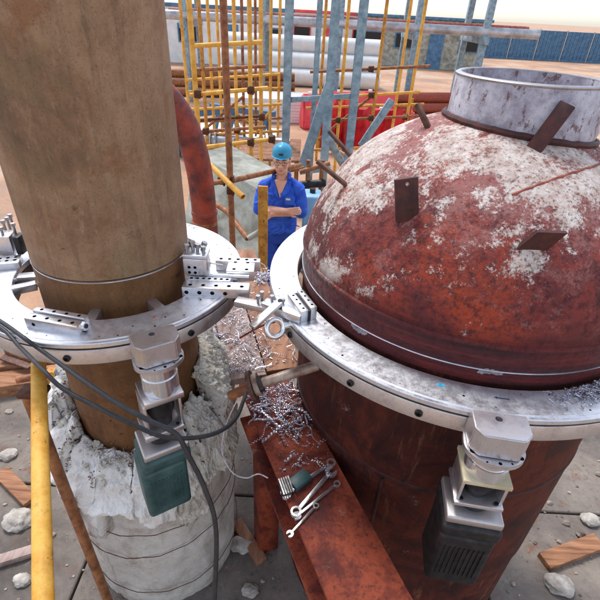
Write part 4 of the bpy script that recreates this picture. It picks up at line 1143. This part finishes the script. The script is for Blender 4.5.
# folded arms: right forearm on top of the left
RS, RE, RW = V((-0.168, 0.0, 1.385)), V((-0.214, -0.05, 1.165)), V((0.085, -0.215, 1.225))
LS, LE, LW = V((0.168, 0.0, 1.385)), V((0.214, -0.05, 1.165)), V((-0.06, -0.165, 1.165))
bm = nb()
sph(bm, (0, -0.01, 1.655), (0.076, 0.094, 0.108)); sph(bm, (0, -0.025, 1.590), (0.060, 0.068, 0.066)); sph(bm, (0, -0.064, 1.556), (0.028, 0.024, 0.022), 2)
limb(bm, [(0, -0.090, 1.665), (0, -0.108, 1.640), (0, -0.116, 1.622)], [0.008, 0.012, 0.014], 8)
for s_ in (-1, 1):
    sph(bm, (0.013 * s_, -0.104, 1.617), (0.010, 0.010, 0.008), 2); sph(bm, (0.078 * s_, 0.005, 1.640), (0.013, 0.022, 0.034), 2)
    sph(bm, (0.040 * s_, -0.070, 1.622), (0.024, 0.022, 0.022), 2); sph(bm, (0.031 * s_, -0.086, 1.675), (0.026, 0.014, 0.009), 2)
sph(bm, (0, -0.090, 1.592), (0.024, 0.012, 0.007), 2); sph(bm, (0, -0.089, 1.581), (0.020, 0.012, 0.007), 2)
limb(bm, [(0, 0.012, 1.60), (0, 0.02, 1.52), (0, 0.02, 1.42)], [0.056, 0.056, 0.066])
limb(bm, [(0, 0.02, 1.44), (0, 0.01, 1.30), (0, 0.01, 1.0)], [0.06, 0.10, 0.10])
limb(bm, [RS, RE], [0.04, 0.04]); limb(bm, [RE, RE.lerp(RW, 0.35), RW], [0.043, 0.044, 0.029])
limb(bm, [LS, LE], [0.04, 0.04]); limb(bm, [LE, LE.lerp(LW, 0.35), LW], [0.043, 0.042, 0.029])
def hand(bm, w, dirv, palm_n, side):
    dv = dirv.normalized(); pn = palm_n.normalized(); sv = dv.cross(pn).normalized() * side
    pc = w + dv * 0.05
    for k in (-0.026, -0.009, 0.009, 0.026): limb(bm, [w + sv * k * 0.6, pc + sv * k + dv * 0.03], [0.017, 0.014], 8)
    for k, (o, L_) in enumerate(((-0.030, 0.066), (-0.010, 0.076), (0.010, 0.072), (0.030, 0.056))):
        a_ = pc + sv * o + dv * 0.032
        limb(bm, [a_, a_ + dv * L_ * 0.45 + pn * 0.006, a_ + dv * L_ * 0.75 + pn * 0.024, a_ + dv * L_ * 0.85 + pn * 0.042], [0.0105, 0.0095, 0.0085, 0.008], 8)
    a_ = w + dv * 0.025 - sv * 0.026
    limb(bm, [a_, a_ + dv * 0.03 - sv * 0.026 + pn * 0.006, a_ + dv * 0.062 - sv * 0.032 + pn * 0.018], [0.014, 0.0115, 0.009], 8)
hand(bm, RW, (RW - RE).normalized() + V((0.2, 0.25, 0.0)), V((-0.1, 1, -0.2)), 1)
hand(bm, LW, (LW - LE).normalized() + V((-0.2, 0.3, 0.0)), V((0.1, 1, -0.2)), -1)
body = obj('body', remesh(bm, 0.0055, 3, 0.4), M_SKIN, wk, WM)
bm = nb()                              # jacket
torso(bm, [(0.93, 0, 0.01, 0.165, 0.118), (1.0, 0, 0.01, 0.172, 0.122), (1.08, 0, 0.005, 0.168, 0.122), (1.2, 0, 0.0, 0.178, 0.128), (1.32, 0, 0.005, 0.186, 0.122), (1.385, 0, 0.018, 0.176, 0.098), (1.44, 0, 0.035, 0.115, 0.066), (1.485, 0, 0.045, 0.080, 0.045)])
for S, E_ in ((RS, RE), (LS, LE)):
    limb(bm, [S + V((0, 0, 0.005)), S.lerp(E_, 0.5) + V((0.008 if S.x > 0 else -0.008, 0, 0)), E_ + (E_ - S) * 0.02], [0.068, 0.070, 0.066])
limb(bm, [RE, RE.lerp(RW, 0.22)], [0.056, 0.053]); limb(bm, [LE, LE.lerp(LW, 0.25)], [0.056, 0.052])
for s_ in (-1, 1): limb(bm, [(0.05 * s_, 0.04, 1.468), (0.11 * s_, 0.02, 1.435), (0.172 * s_, 0.0, 1.392)], [0.035, 0.045, 0.058])
for k in range(44):                    # folds
    a_ = random.Random(k + 40); z_ = a_.uniform(0.95, 1.38); x_ = a_.uniform(-0.15, 0.15)
    limb(bm, [(x_, -0.118 + 0.02 * abs(x_) * 4, z_), (x_ + a_.uniform(-0.09, 0.09), -0.116 + 0.02 * abs(x_) * 4, z_ - a_.uniform(0.02, 0.08))], [0.013, 0.006], 8)
for S, E_ in ((RS, RE), (LS, LE)):
    for k in range(9):
        a_ = random.Random(k + 90 + int(S.x * 100)); t_ = 0.1 + 0.1 * k; c_ = S.lerp(E_, t_); q_ = a_.uniform(0, 6.28)
        limb(bm, [c_ + V((cos(q_ + h_) * 0.062, sin(q_ + h_) * 0.062, 0.03 * h_)) for h_ in (0, 0.6, 1.2, 1.8)], [0.006, 0.012, 0.012, 0.006], 8)
jk_ = remesh(bm, 0.007, 2, 0.5)
jacket = obj('overall_jacket', jk_, M_OVER, wk, WM)
bm = nb()                              # open collar
for s_ in (-1, 1):
    cv = [bm.verts.new(V(q)) for q in ((0.010 * s_, -0.130, 1.325), (0.088 * s_, -0.108, 1.375), (0.102 * s_, -0.050, 1.460), (0.072 * s_, -0.030, 1.505), (0.050 * s_, -0.085, 1.44))]
    cb_ = [bm.verts.new(v.co + V((0, 0.014, -0.004))) for v in cv]
    bm.faces.new(cv); bm.faces.new(cb_)
    for k in range(5): bm.faces.new((cv[k], cv[(k + 1) % 5], cb_[(k + 1) % 5], cb_[k]))
limb(bm, [(-0.078, -0.045, 1.498), (-0.075, 0.045, 1.515), (0, 0.092, 1.52), (0.075, 0.045, 1.515), (0.078, -0.045, 1.498)], [0.016] * 5, 8)
obj('collar', bm, M_OVER, jacket, WM)
bm = nb(); V3 = [V((-0.062, -0.060, 1.475)), V((0.062, -0.060, 1.475)), V((0.002, -0.128, 1.325))]
f_ = [bm.verts.new(q) for q in V3]; g_ = [bm.verts.new(q + V((0, 0.03, 0))) for q in V3]
bm.faces.new(f_); bm.faces.new(g_)
for k in range(3): bm.faces.new((f_[k], f_[(k + 1) % 3], g_[(k + 1) % 3], g_[k]))
obj('neckline', bm, M_SKIN, wk, WM)
bm = nb(); box(bm, (0.10, -0.131, 1.30), (0.10, 0.010, 0.085), None, 0.004); obj('chest_pocket', bm, M_OVER, jacket, WM)
bm = nb(); box(bm, (0.085, -0.138, 1.318), (0.045, 0.004, 0.020), None, 0.001); obj('pocket_badge', bm, M_SHIRT, jacket, WM)
bm = nb()
torso(bm, [(0.80, 0, 0.015, 0.168, 0.118), (0.90, 0, 0.012, 0.166, 0.118), (0.985, 0, 0.01, 0.160, 0.112)])
for s_ in (-1, 1): limb(bm, [(0.088 * s_, 0.01, 0.86), (0.10 * s_, -0.005, 0.50), (0.11 * s_, 0.02, 0.10)], [0.092, 0.074, 0.062])
obj('trousers', remesh(bm, 0.012, 3), M_TROU, wk, WM)
for s_ in (-1, 1):
    bm = nb(); limb(bm, [(0.11 * s_, 0.03, 0.045), (0.118 * s_, -0.06, 0.042), (0.125 * s_, -0.15, 0.034)], [0.046, 0.046, 0.034]); limb(bm, [(0.11 * s_, 0.02, 0.05), (0.11 * s_, 0.02, 0.16)], [0.046, 0.05])
    for v in bm.verts: v.co.z = max(v.co.z, 0.0)
    obj('boot', remesh(bm, 0.012, 2), M_BOOT, wk, WM)
bm = nb(); sph(bm, (0, 0.018, 1.672), (0.0835, 0.090, 0.092)); 
for v in list(bm.verts):
    if v.co.z < 1.60 or (v.co.y < -0.03 and v.co.z < 1.715): bm.verts.remove(v)
obj('hair', bm, M_HAIR, wk, WM)
# hard hat
hat = nb(); n = 40; R = []
for k, (rr, zz) in enumerate([(1.0, 0.0), (0.995, 0.022), (0.95, 0.050), (0.86, 0.072), (0.70, 0.090), (0.5, 0.102), (0.25, 0.109), (0.02, 0.111)]):
    R.append([hat.verts.new((0.098 * rr * cos(2 * pi * j / n), 0.012 + 0.120 * rr * sin(2 * pi * j / n), 1.708 + zz)) for j in range(n)])
for A_, B_ in zip(R, R[1:]):
    for j in range(n): hat.faces.new((A_[j], A_[(j + 1) % n], B_[(j + 1) % n], B_[j]))
rim = [hat.verts.new(((0.104) * cos(2 * pi * j / n), 0.012 + (0.126 + 0.030 * max(0, -sin(2 * pi * j / n)) ** 2) * sin(2 * pi * j / n), 1.705 - 0.004 * max(0, -sin(2 * pi * j / n)))) for j in range(n)]
for j in range(n): hat.faces.new((rim[j], rim[(j + 1) % n], R[0][(j + 1) % n], R[0][j]))
bmesh.ops.solidify(hat, geom=hat.faces[:], thickness=0.003)
hh = obj('hard_hat', hat, M_HAT, wk, WM)
bm = nb(); limb(bm, [(0, -0.092, 1.757), (0, -0.055, 1.797), (0, 0.012, 1.815), (0, 0.075, 1.797)], [0.010, 0.011, 0.011, 0.010], 8); obj('hat_ridge', bm, M_HAT, hh, WM)
bm = nb(); box(bm, (0, -0.105, 1.740), (0.040, 0.010, 0.018), Matrix(), 0.002); obj('hat_badge', bm, M_INK, hh, WM)
for s_ in (-1, 1):
    bm = nb(); sph(bm, (0.031 * s_, -0.086, 1.655), (0.014, 0.008, 0.007), 2); obj('eye', bm, M_HAIR, wk, WM)
    bm = nb(); limb(bm, [(0.014 * s_, -0.097, 1.681), (0.034 * s_, -0.096, 1.685), (0.052 * s_, -0.084, 1.680)], [0.0035, 0.004, 0.003], 6); obj('eyebrow', bm, M_HAIR, wk, WM)
bm = nb()
for s_ in (-1, 1):
    tube(bm, [V((0.034 * s_ + 0.025 * cos(2 * pi * k / 24), -0.108 + 0.006 * abs(cos(2 * pi * k / 24)), 1.653 + 0.017 * sin(2 * pi * k / 24))) for k in range(25)], 0.002, 6)
    tube(bm, [(0.058 * s_, -0.104, 1.656), (0.080 * s_, -0.05, 1.658), (0.082 * s_, 0.0, 1.652)], 0.002, 6)
tube(bm, [(-0.010, -0.112, 1.657), (0.010, -0.112, 1.657)], 0.002, 6)
obj('glasses', bm, M_DARK, wk, WM)
bm = nb(); limb(bm, [(-0.020, -0.0965, 1.587), (0, -0.1015, 1.5865), (0.020, -0.0965, 1.587)], [0.002, 0.003, 0.002], 6); obj('mouth', bm, simple('lips', srgb(150, 80, 72), srgb(168, 96, 86), 20, 0.5, 0, 0), wk, WM)

# ------------------------------------------------------------------ middle distance
def trestle(px, py, label, w=1.5, rz=0.2, m=M_BLUE):
    c = PZ(px, py, GZ)
    t = thing('a_frame_trestle', c, label, 'trestle', 'blue trestles on the ground behind the scaffold')
    M_ = Matrix.Translation(c) @ Matrix.Rotation(rz, 4, 'Z')
    for x in (-w / 2, w / 2):
        for y_ in (-0.45, 0.45):
            bm = nb(); bar(bm, M_ @ V((x, y_, 0)), M_ @ V((x, 0, 0.9)), 0.09, 0.06); obj('leg', bm, m, t)
    bm = nb(); bar(bm, M_ @ V((-w / 2 - 0.2, 0, 0.97)), M_ @ V((w / 2 + 0.2, 0, 0.97)), 0.14, 0.12); obj('top_beam', bm, m, t)
trestle(212, 158, 'blue trestle left of the scaffold upright', 1.2, 0.7)
trestle(243, 155, 'blue trestle right of the scaffold upright', 1.2, -0.4)
def panels(px, py, n, sx, sy, rz, label, m=M_WHITE):
    c = PZ(px, py, GZ); t = thing('panel_stack', c, label, 'panels', 'stacks of white panels')
    M_ = Matrix.Translation(c) @ Matrix.Rotation(rz, 4, 'Z')
    for k in range(n):
        bm = nb(); box(bm, (0.02 * (k % 3), 0.01 * (k % 2), 0.05 + 0.082 * k), (sx, sy, 0.078), M_, 0.004); obj('panel', bm, m, t)
panels(206, 150, 6, 1.6, 1.1, 0.2, 'white panel stack farthest left beyond the scaffold')
panels(240, 149, 5, 1.8, 1.1, -0.1, 'white panel stack between the blue trestles')
panels(270, 118, 8, 2.6, 1.4, 0.1, 'white panel stack above the worker helmet')
bar_me = None
def barrier(p, rz, label):
    global bar_me
    t = thing('road_barrier', p, label, 'barrier', 'red plastic barriers')
    M_ = Matrix.Translation(p) @ Matrix.Rotation(rz, 4, 'Z')
    if bar_me is None:
        bm = nb()
        ol = [(-0.26, 0), (0.26, 0), (0.24, 0.18), (0.13, 0.34), (0.11, 0.86), (0.07, 0.92), (-0.07, 0.92), (-0.11, 0.86), (-0.13, 0.34), (-0.24, 0.18)]
        prism(bm, ol, 1.05, Matrix(((0, 0, 1, -0.525), (1, 0, 0, 0), (0, 1, 0, 0), (0, 0, 0, 1))))
        bmesh.ops.bevel(bm, geom=bm.edges[:], offset=0.045, segments=3, affect='EDGES')
        b2 = nb(); tube(b2, [(-0.3, 0, 0.90), (-0.3, 0, 0.965)], 0.06, 14)
        bar_me = (finish(bm), finish(b2))
    obj('shell', bar_me[0], M_RED, t, M_); obj('filler_cap', bar_me[1], M_WHITE, t, M_)
gp = PZ(342, 147, GZ)
for k, (px, py, rz) in enumerate(((333, 142, 0.15), (364, 146, -0.1), (388, 148, 0.1), (318, 128, 0.3), (346, 125, 0.1), (376, 124, 0.0))):
    barrier(PZ(px, py, GZ), rz, ['red plastic barrier in the front row, left behind the column', 'red plastic barrier in the front row, middle', 'red plastic barrier in the front row, against the dome edge', 'red plastic barrier in the back row, left', 'red plastic barrier in the back row, middle', 'red plastic barrier in the back row, right'][k])
# stacks of pipes and yellow machine far
def pipe_stack(px, py, n, r, L, m, rz, label):
    c = PZ(px, py, GZ); t = thing('pipe_stack', c, label, 'pipes', 'stacked pipes')
    M_ = Matrix.Translation(c) @ Matrix.Rotation(rz, 4, 'Z')
    bm = nb(); pipe_hollow(bm, (-L / 2, 0, 0), (L / 2, 0, 0), r, r * 0.14, 20); me = finish(bm)
    for row in range(n):
        for k in range(n - row):
            obj('pipe', me, m, t, M_ @ Matrix.Translation((0, (k - (n - row - 1) / 2) * r * 2.02, r + row * r * 1.75)))
pipe_stack(404, 122, 3, 0.16, 4, M_WELD, 0.3, 'orange pipes stacked beside the dome left edge')
pipe_stack(228, 96, 3, 0.16, 5, M_BRTUBE, 0.15, 'brown pipes stacked beyond the scaffold')
pipe_stack(300, 84, 3, 0.35, 7, M_WHITE, 0.0, 'white pipes stacked far beyond the worker')

# far site cabins, tanks, pipe rack
def cabin(px, py, w, d_, h, rz, m, label, trim):
    c = PZ(px, py, GZ); t = thing('site_cabin', c, label, 'cabin', 'far site cabins')
    M_ = Matrix.Translation(c) @ Matrix.Rotation(rz, 4, 'Z')
    bm = nb(); box(bm, (0, 0, h / 2), (w, d_, h), M_, 0.03, 1); obj('wall', bm, m, t)
    bm = nb(); box(bm, (0, 0, h + 0.08), (w + 0.3, d_ + 0.3, 0.16), M_, 0.02, 1); obj('roof', bm, trim, t)
    n = int(w / 2)
    for k in range(n):
        x = -w / 2 + w * (k + 0.5) / n
        if k == n // 2:
            bm = nb(); box(bm, (x, -d_ / 2 - 0.02, 1.0), (0.9, 0.06, 2.0), M_); obj('door', bm, trim, t)
        else:
            bm = nb(); box(bm, (x, -d_ / 2 - 0.03, 1.5), (1.2, 0.08, 0.9), M_, 0.01, 1); f = obj('window', bm, trim, t)
            bm = nb(); box(bm, (x, -d_ / 2 - 0.075, 1.5), (1.04, 0.02, 0.74), M_); obj('pane', bm, M_HOLE, f)
cabin(215, 62, 9, 3, 2.7, 0.05, M_WHITE, 'white site cabin with blue roof far behind the red pipe', M_BLUE)
cabin(330, 58, 10, 3, 2.7, -0.05, M_WHITE, 'white site cabin with red roof far behind the blue columns', M_RED)
cabin(415, 66, 8, 3, 2.7, -0.15, M_CONC, 'grey site cabin just left of the dome neck', M_BLUE)
def tank(px, py, r, h, m, label):
    c = PZ(px, py, GZ); t = thing('storage_tank', c, label, 'tank', 'far storage tanks')
    bm = nb(); lathe(bm, c, [(r, GZ), (r, GZ + h), (r * 0.6, GZ + h + r * 0.12), (0.02, GZ + h + r * 0.18)], 64, closed=False); obj('shell', bm, m, t)
    for k in range(4):
        z = GZ + h * (0.25 + 0.24 * k); bm = nb(); lathe(bm, c, [(r - 0.02, z - 0.08), (r + 0.06, z - 0.08), (r + 0.06, z + 0.08), (r - 0.02, z + 0.08)], 64); obj('stiffener', bm, m, t)

# ------------------------------------------------------------------ debris on the concrete floor below
rnd = random.Random(21)
M_DUSTY = simple('dusty_plaster', srgb(140, 130, 120), srgb(196, 188, 178), 14, 0.95, 0, 0.6, 60, bdist=0.008)
M_GRIT = simple('mixed_grit', srgb(84, 72, 64), srgb(176, 160, 146), 3, 0.95, 0, 0.3, lo=0.42, hi=0.58)
def debris(px, py, s_, m, label, cat, name, seed):
    p = PZ(px, py, PADZ + s_[2] * 0.55)
    lump(name, p, s_, m, label, cat, None, seed)
for k, (px, py, a_, lab) in enumerate(((18, 520, 0.09, 'large white plaster lump on the floor left of the insulation'), (8, 455, 0.06, 'white plaster lump on the floor near the timbers'), (22, 580, 0.05, 'small white plaster lump at the lower left corner'),
                                       (242, 545, 0.07, 'white plaster lump on the floor left of the beam'), (250, 590, 0.05, 'small plaster lump below the beam at the bottom edge'), (560, 585, 0.08, 'white plaster lump on the floor right of the vessel'), (590, 520, 0.06, 'plaster lump at the right edge below the large ring'))):
    debris(px, py, (a_, a_ * 0.8, a_ * 0.5), M_DUSTY, lab, 'plaster', 'plaster_lump', k)
for k, (x0, y0, x1, y1, w, m, lab) in enumerate(((0, 470, 30, 500, 0.09, M_WOOD, 'orange timber offcut on the floor beside the yellow tube'), (236, 520, 262, 560, 0.07, M_BOARD2, 'brown board offcut on the floor left of the beam'),
                                                 (545, 560, 600, 540, 0.10, M_WOOD, 'timber offcut on the floor at the lower right'), (-5, 560, 34, 548, 0.06, M_BOARD, 'grey board offcut on the floor at lower left'))):
    A, B = PZ(x0, y0, PADZ + 0.045), PZ(x1, y1, PADZ + 0.045)
    bm = nb(); bar(bm, A, B, w, 0.045, 0.003, top=True); tag(obj('timber_offcut', bm, m), lab, 'timber', 'offcuts on the floor')
bm = nb()
for k in range(900):
    x, y = rnd.uniform(-3.2, 3.2), rnd.uniform(0.6, 3.4)
    r = rnd.uniform(0.004, 0.02) * (0.7 if rnd.random() < 0.9 else 1.5)
    t = nb(); bmesh.ops.create_icosphere(t, subdivisions=1, radius=r)
    for v in t.verts: v.co = V((v.co.x * 1.2, v.co.y, v.co.z * 0.6)) + mnoise.noise_vector(v.co * 90 + V((k, 0, 0))) * r * 0.5 + V((x, y, PADZ + r * 0.4))
    me = bpy.data.meshes.new('tmp'); t.to_mesh(me); t.free(); bm.from_mesh(me); bpy.data.meshes.remove(me)
tag(obj('rubble', bm, M_GRIT), 'crumbs of plaster and grit strewn over the concrete floor', 'rubble', None, 'stuff')

# ------------------------------------------------------------------ pipe rack and clutter behind the worker
M_SILV = simple('dull_pipe_cladding', srgb(150, 152, 156), srgb(204, 206, 210), 3, 0.45, 0.5, 0.1)
rk = thing('pipe_rack', PZ(300, 118, GZ), 'blue grey pipe rack carrying level pipes far behind the worker', 'pipe rack')
RKY = 17.0
for px in (190, 262, 334, 406, 470):
    p = PY(px, 100, RKY)
    for dy in (0, 2.2):
        bm = nb(); bar(bm, (p.x, RKY + dy, GZ), (p.x, RKY + dy, 2.6), 0.2, 0.2, 0.01, up=V((0, 1, 0))); obj('column', bm, M_BLUEST, rk)
    for z in (0.3, 1.9):
        bm = nb(); bar(bm, (p.x, RKY - 0.3, z), (p.x, RKY + 2.5, z), 0.18, 0.2, 0.01); obj('cross_beam', bm, M_BLUEST, rk)
xl, xr = PY(170, 100, RKY).x, PY(520, 100, RKY).x
for z, dy, r, m in ((0.55, 0.0, 0.14, M_SILV), (0.52, 0.5, 0.11, M_BRTUBE), (0.58, 1.0, 0.17, M_REDPIPE), (0.5, 1.6, 0.09, M_YELD), (2.15, 0.1, 0.14, M_BRTUBE), (2.12, 0.6, 0.12, M_SILV), (2.18, 1.2, 0.18, M_SILV)):
    bm = nb(); tube(bm, [(xl, RKY + dy, z), (xr, RKY + dy, z)], r, 18); obj('pipe', bm, m, rk)
# staging of planks beside the plinth
sg = thing('scaffold_staging', PZ(258, 166, GZ), 'plank staging on rusty tubes behind the worker', 'staging')
for k in range(6):
    a, b = PY(236, 172 - 0, 7.4 + 0.24 * k), PY(300, 163, 7.4 + 0.24 * k)
    a.z = b.z = -1.15
    bm = nb(); bar(bm, a, b, 0.225, 0.04, 0.004, top=True); obj('plank', bm, (M_BOARD2, M_WOOD)[k % 2], sg)
for x in (PY(240, 170, 7.4).x, PY(296, 163, 7.4).x):
    for y in (7.45, 8.6):
        bm = nb(); tube(bm, [(x, y, GZ), (x, y, -1.192)], 0.026, 10); obj('upright', bm, M_BRTUBE, sg)
    bm = nb(); tube(bm, [(x, 7.3, -1.215), (x, 8.8, -1.215)], 0.024, 10); obj('transom', bm, M_BRTUBE, sg)
# second scaffold bay at the right
s2 = thing('scaffold', PZ(372, 152, GZ), 'yellow and rusty tube scaffold between blue columns and dome', 'scaffold')
for px, yy, top, m in ((338, 9.2, 1.9, M_YEL), (371, 9.2, 2.1, M_YELD), (405, 9.4, 1.8, M_YEL), (318, 10.4, 1.7, M_YELD), (392, 10.6, 2.0, M_YEL)):
    a, b = vert(px, 130, yy, top); bm = nb(); tube(bm, [a, b], 0.03, 12); obj('upright', bm, m, s2)
for (x0, y0), (x1, y1), yy, m in (((312, 121), (420, 116), 9.25, M_BRTUBE), ((316, 98), (420, 92), 9.3, M_YEL), ((310, 72), (430, 66), 9.3, M_BRTUBE), ((312, 150), (396, 146), 9.16, M_YELD), ((318, 140), (372, 96), 9.4, M_BRTUBE), ((306, 108), (424, 104), 10.5, M_YELD)):
    bm = nb(); tube(bm, [PY(x0, y0, yy), PY(x1, y1, yy)], 0.027, 12); obj('ledger', bm, m, s2)
for px, py, yy in ((338, 120, 9.2), (371, 118, 9.2), (405, 117, 9.3), (338, 97, 9.22), (371, 95, 9.22), (371, 69, 9.25)):
    obj('coupler', CPL, M_CLAMP, s2, Matrix.Translation(PY(px, py, yy)) @ Matrix.Scale(1.1, 4))
# valve on a grey pipe behind the red pipe
gv_ = thing('grey_pipe', PZ(218, 168, GZ), 'grey clad pipe with flanges running level behind the plinth', 'pipe')
a, b = PY(186, 150, 8.6), PY(290, 146, 8.6); a.z = b.z = -1.25
bm = nb(); tube(bm, [a, b], 0.13, 24); obj('pipe_run', bm, M_SILV, gv_)
for t_ in (0.25, 0.3, 0.7, 0.75):
    c = a.lerp(b, t_); dx_ = (b - a).normalized(); bm = nb(); tube(bm, [c - dx_ * 0.02, c + dx_ * 0.02], 0.2, 24); obj('flange', bm, M_STEEL, gv_)
for t_ in (0.1, 0.9):
    c = a.lerp(b, t_); bm = nb(); bar(bm, (c.x, c.y, GZ), (c.x, c.y, -1.36), 0.14, 0.14, 0.01, up=V((0, 1, 0))); obj('support', bm, M_CONC, gv_)

# site hoarding far behind
hd = thing('site_hoarding', (6, 44, GZ), 'long pale panelled site hoarding with blue foot strip on the horizon', 'fence')
pn = nb(); box(pn, (0, 0, 1.25), (2.38, 0.06, 2.1), None, 0.01, 1)
for q in range(7): box(pn, (-1.02 + 0.34 * q, -0.045, 1.25), (0.10, 0.05, 2.06), None, 0.0)
PN = finish(pn)
ft = nb(); box(ft, (0, 0, 0.1), (2.38, 0.10, 0.2), None, 0.01, 1); FT = finish(ft)
ps = nb(); box(ps, (0, 0, 1.2), (0.10, 0.14, 2.4), None, 0.01, 1); PS = finish(ps)
for k in range(32):
    x = -32 + 2.4 * k; y = 44 + 0.10 * k
    Mx = Matrix.Translation((x, y, GZ)) @ Matrix.Rotation(0.04 + 0.01 * sin(k * 2.3), 4, 'Z')
    obj('panel', PN, M_WHITE if k % 5 else M_BLUE, hd, Mx); obj('foot_strip', FT, M_BLUE, hd, Mx)
    obj('post', PS, M_STEEL, hd, Matrix.Translation((x + 1.2, y + 0.05, GZ)))

# ------------------------------------------------------------------ red sheeting and more thin tubes
def sheet(px0, px1, y_top, y_bot, yy, label, seed):
    bm = nb(); R = []
    a, b = PY(px0, y_top, yy), PY(px1, y_top, yy); zb = max(GZ + 0.03, PY((px0 + px1) / 2, y_bot, yy).z)
    for i in range(25):
        row = []
        for j in range(49):
            t, u = j / 48, i / 24
            p = a.lerp(b, t); zt = p.z - 0.10 * sin(pi * ((t * 4) % 1)) * (1 - u)
            dy = 0.10 * sin(t * 26 + seed) * (0.3 + 0.7 * u) + 0.12 * mnoise.noise(V((t * 5, u * 3, seed)))
            row.append(bm.verts.new((p.x, p.y + dy, zt + (zb - zt) * u)))
        R.append(row)
    for A_, B_ in zip(R, R[1:]):
        for j in range(48): bm.faces.new((A_[j], A_[j + 1], B_[j + 1], B_[j]))
    bmesh.ops.solidify(bm, geom=bm.faces[:], thickness=0.006)
    t = thing('red_sheeting', (a.x, a.y, GZ), label, 'sheeting', 'red sheeting on the site')
    obj('sheet', bm, M_REDSHEET, t)
    bm = nb(); tube(bm, [a + V((-0.15, 0, 0.02)), b + V((0.15, 0, 0.02))], 0.028, 10); obj('top_tube', bm, M_YELD, t)
    for q in (a, b):
        bm = nb(); tube(bm, [V((q.x, q.y + 0.06, GZ)), V((q.x, q.y + 0.06, q.z + 0.15))], 0.028, 10); obj('post', bm, M_YELD, t)
M_REDSHEET = simple('red_tarpaulin', srgb(196, 40, 52), srgb(228, 86, 92), 4, 0.55, 0, 0.2)
sheet(322, 352, 100, 150, 11.2, 'wrinkled red sheeting hung between the blue columns', 1)
sheet(356, 412, 106, 150, 10.9, 'wrinkled red sheeting hung beside the dome shoulder', 5)
s3 = thing('scaffold', PZ(230, 140, GZ), 'far thin ochre scaffold grid behind the first scaffold', 'scaffold')
for px, yy, top in ((190, 8.6, 1.5), (214, 8.6, 1.8), (222, 9.4, 1.4), (244, 8.6, 1.7), (256, 9.4, 1.9), (270, 8.6, 1.5), (278, 9.4, 1.3)):
    a, b = vert(px, 125, yy, top); bm = nb(); tube(bm, [a, b], 0.026, 10); obj('upright', bm, M_YEL if px % 4 else M_BRTUBE, s3)
for (x0, y0), (x1, y1), yy, m in (((184, 110), (282, 104), 8.57, M_YEL), ((184, 136), (282, 131), 8.57, M_YELD), ((186, 80), (280, 74), 8.57, M_YEL), ((188, 122), (284, 118), 9.37, M_BRTUBE), ((186, 92), (284, 88), 9.37, M_YELD), ((192, 140), (244, 96), 8.55, M_BRTUBE), ((246, 140), (280, 100), 9.36, M_YEL)):
    bm = nb(); tube(bm, [PY(x0, y0, yy), PY(x1, y1, yy)], 0.024, 10); obj('ledger', bm, m, s3)
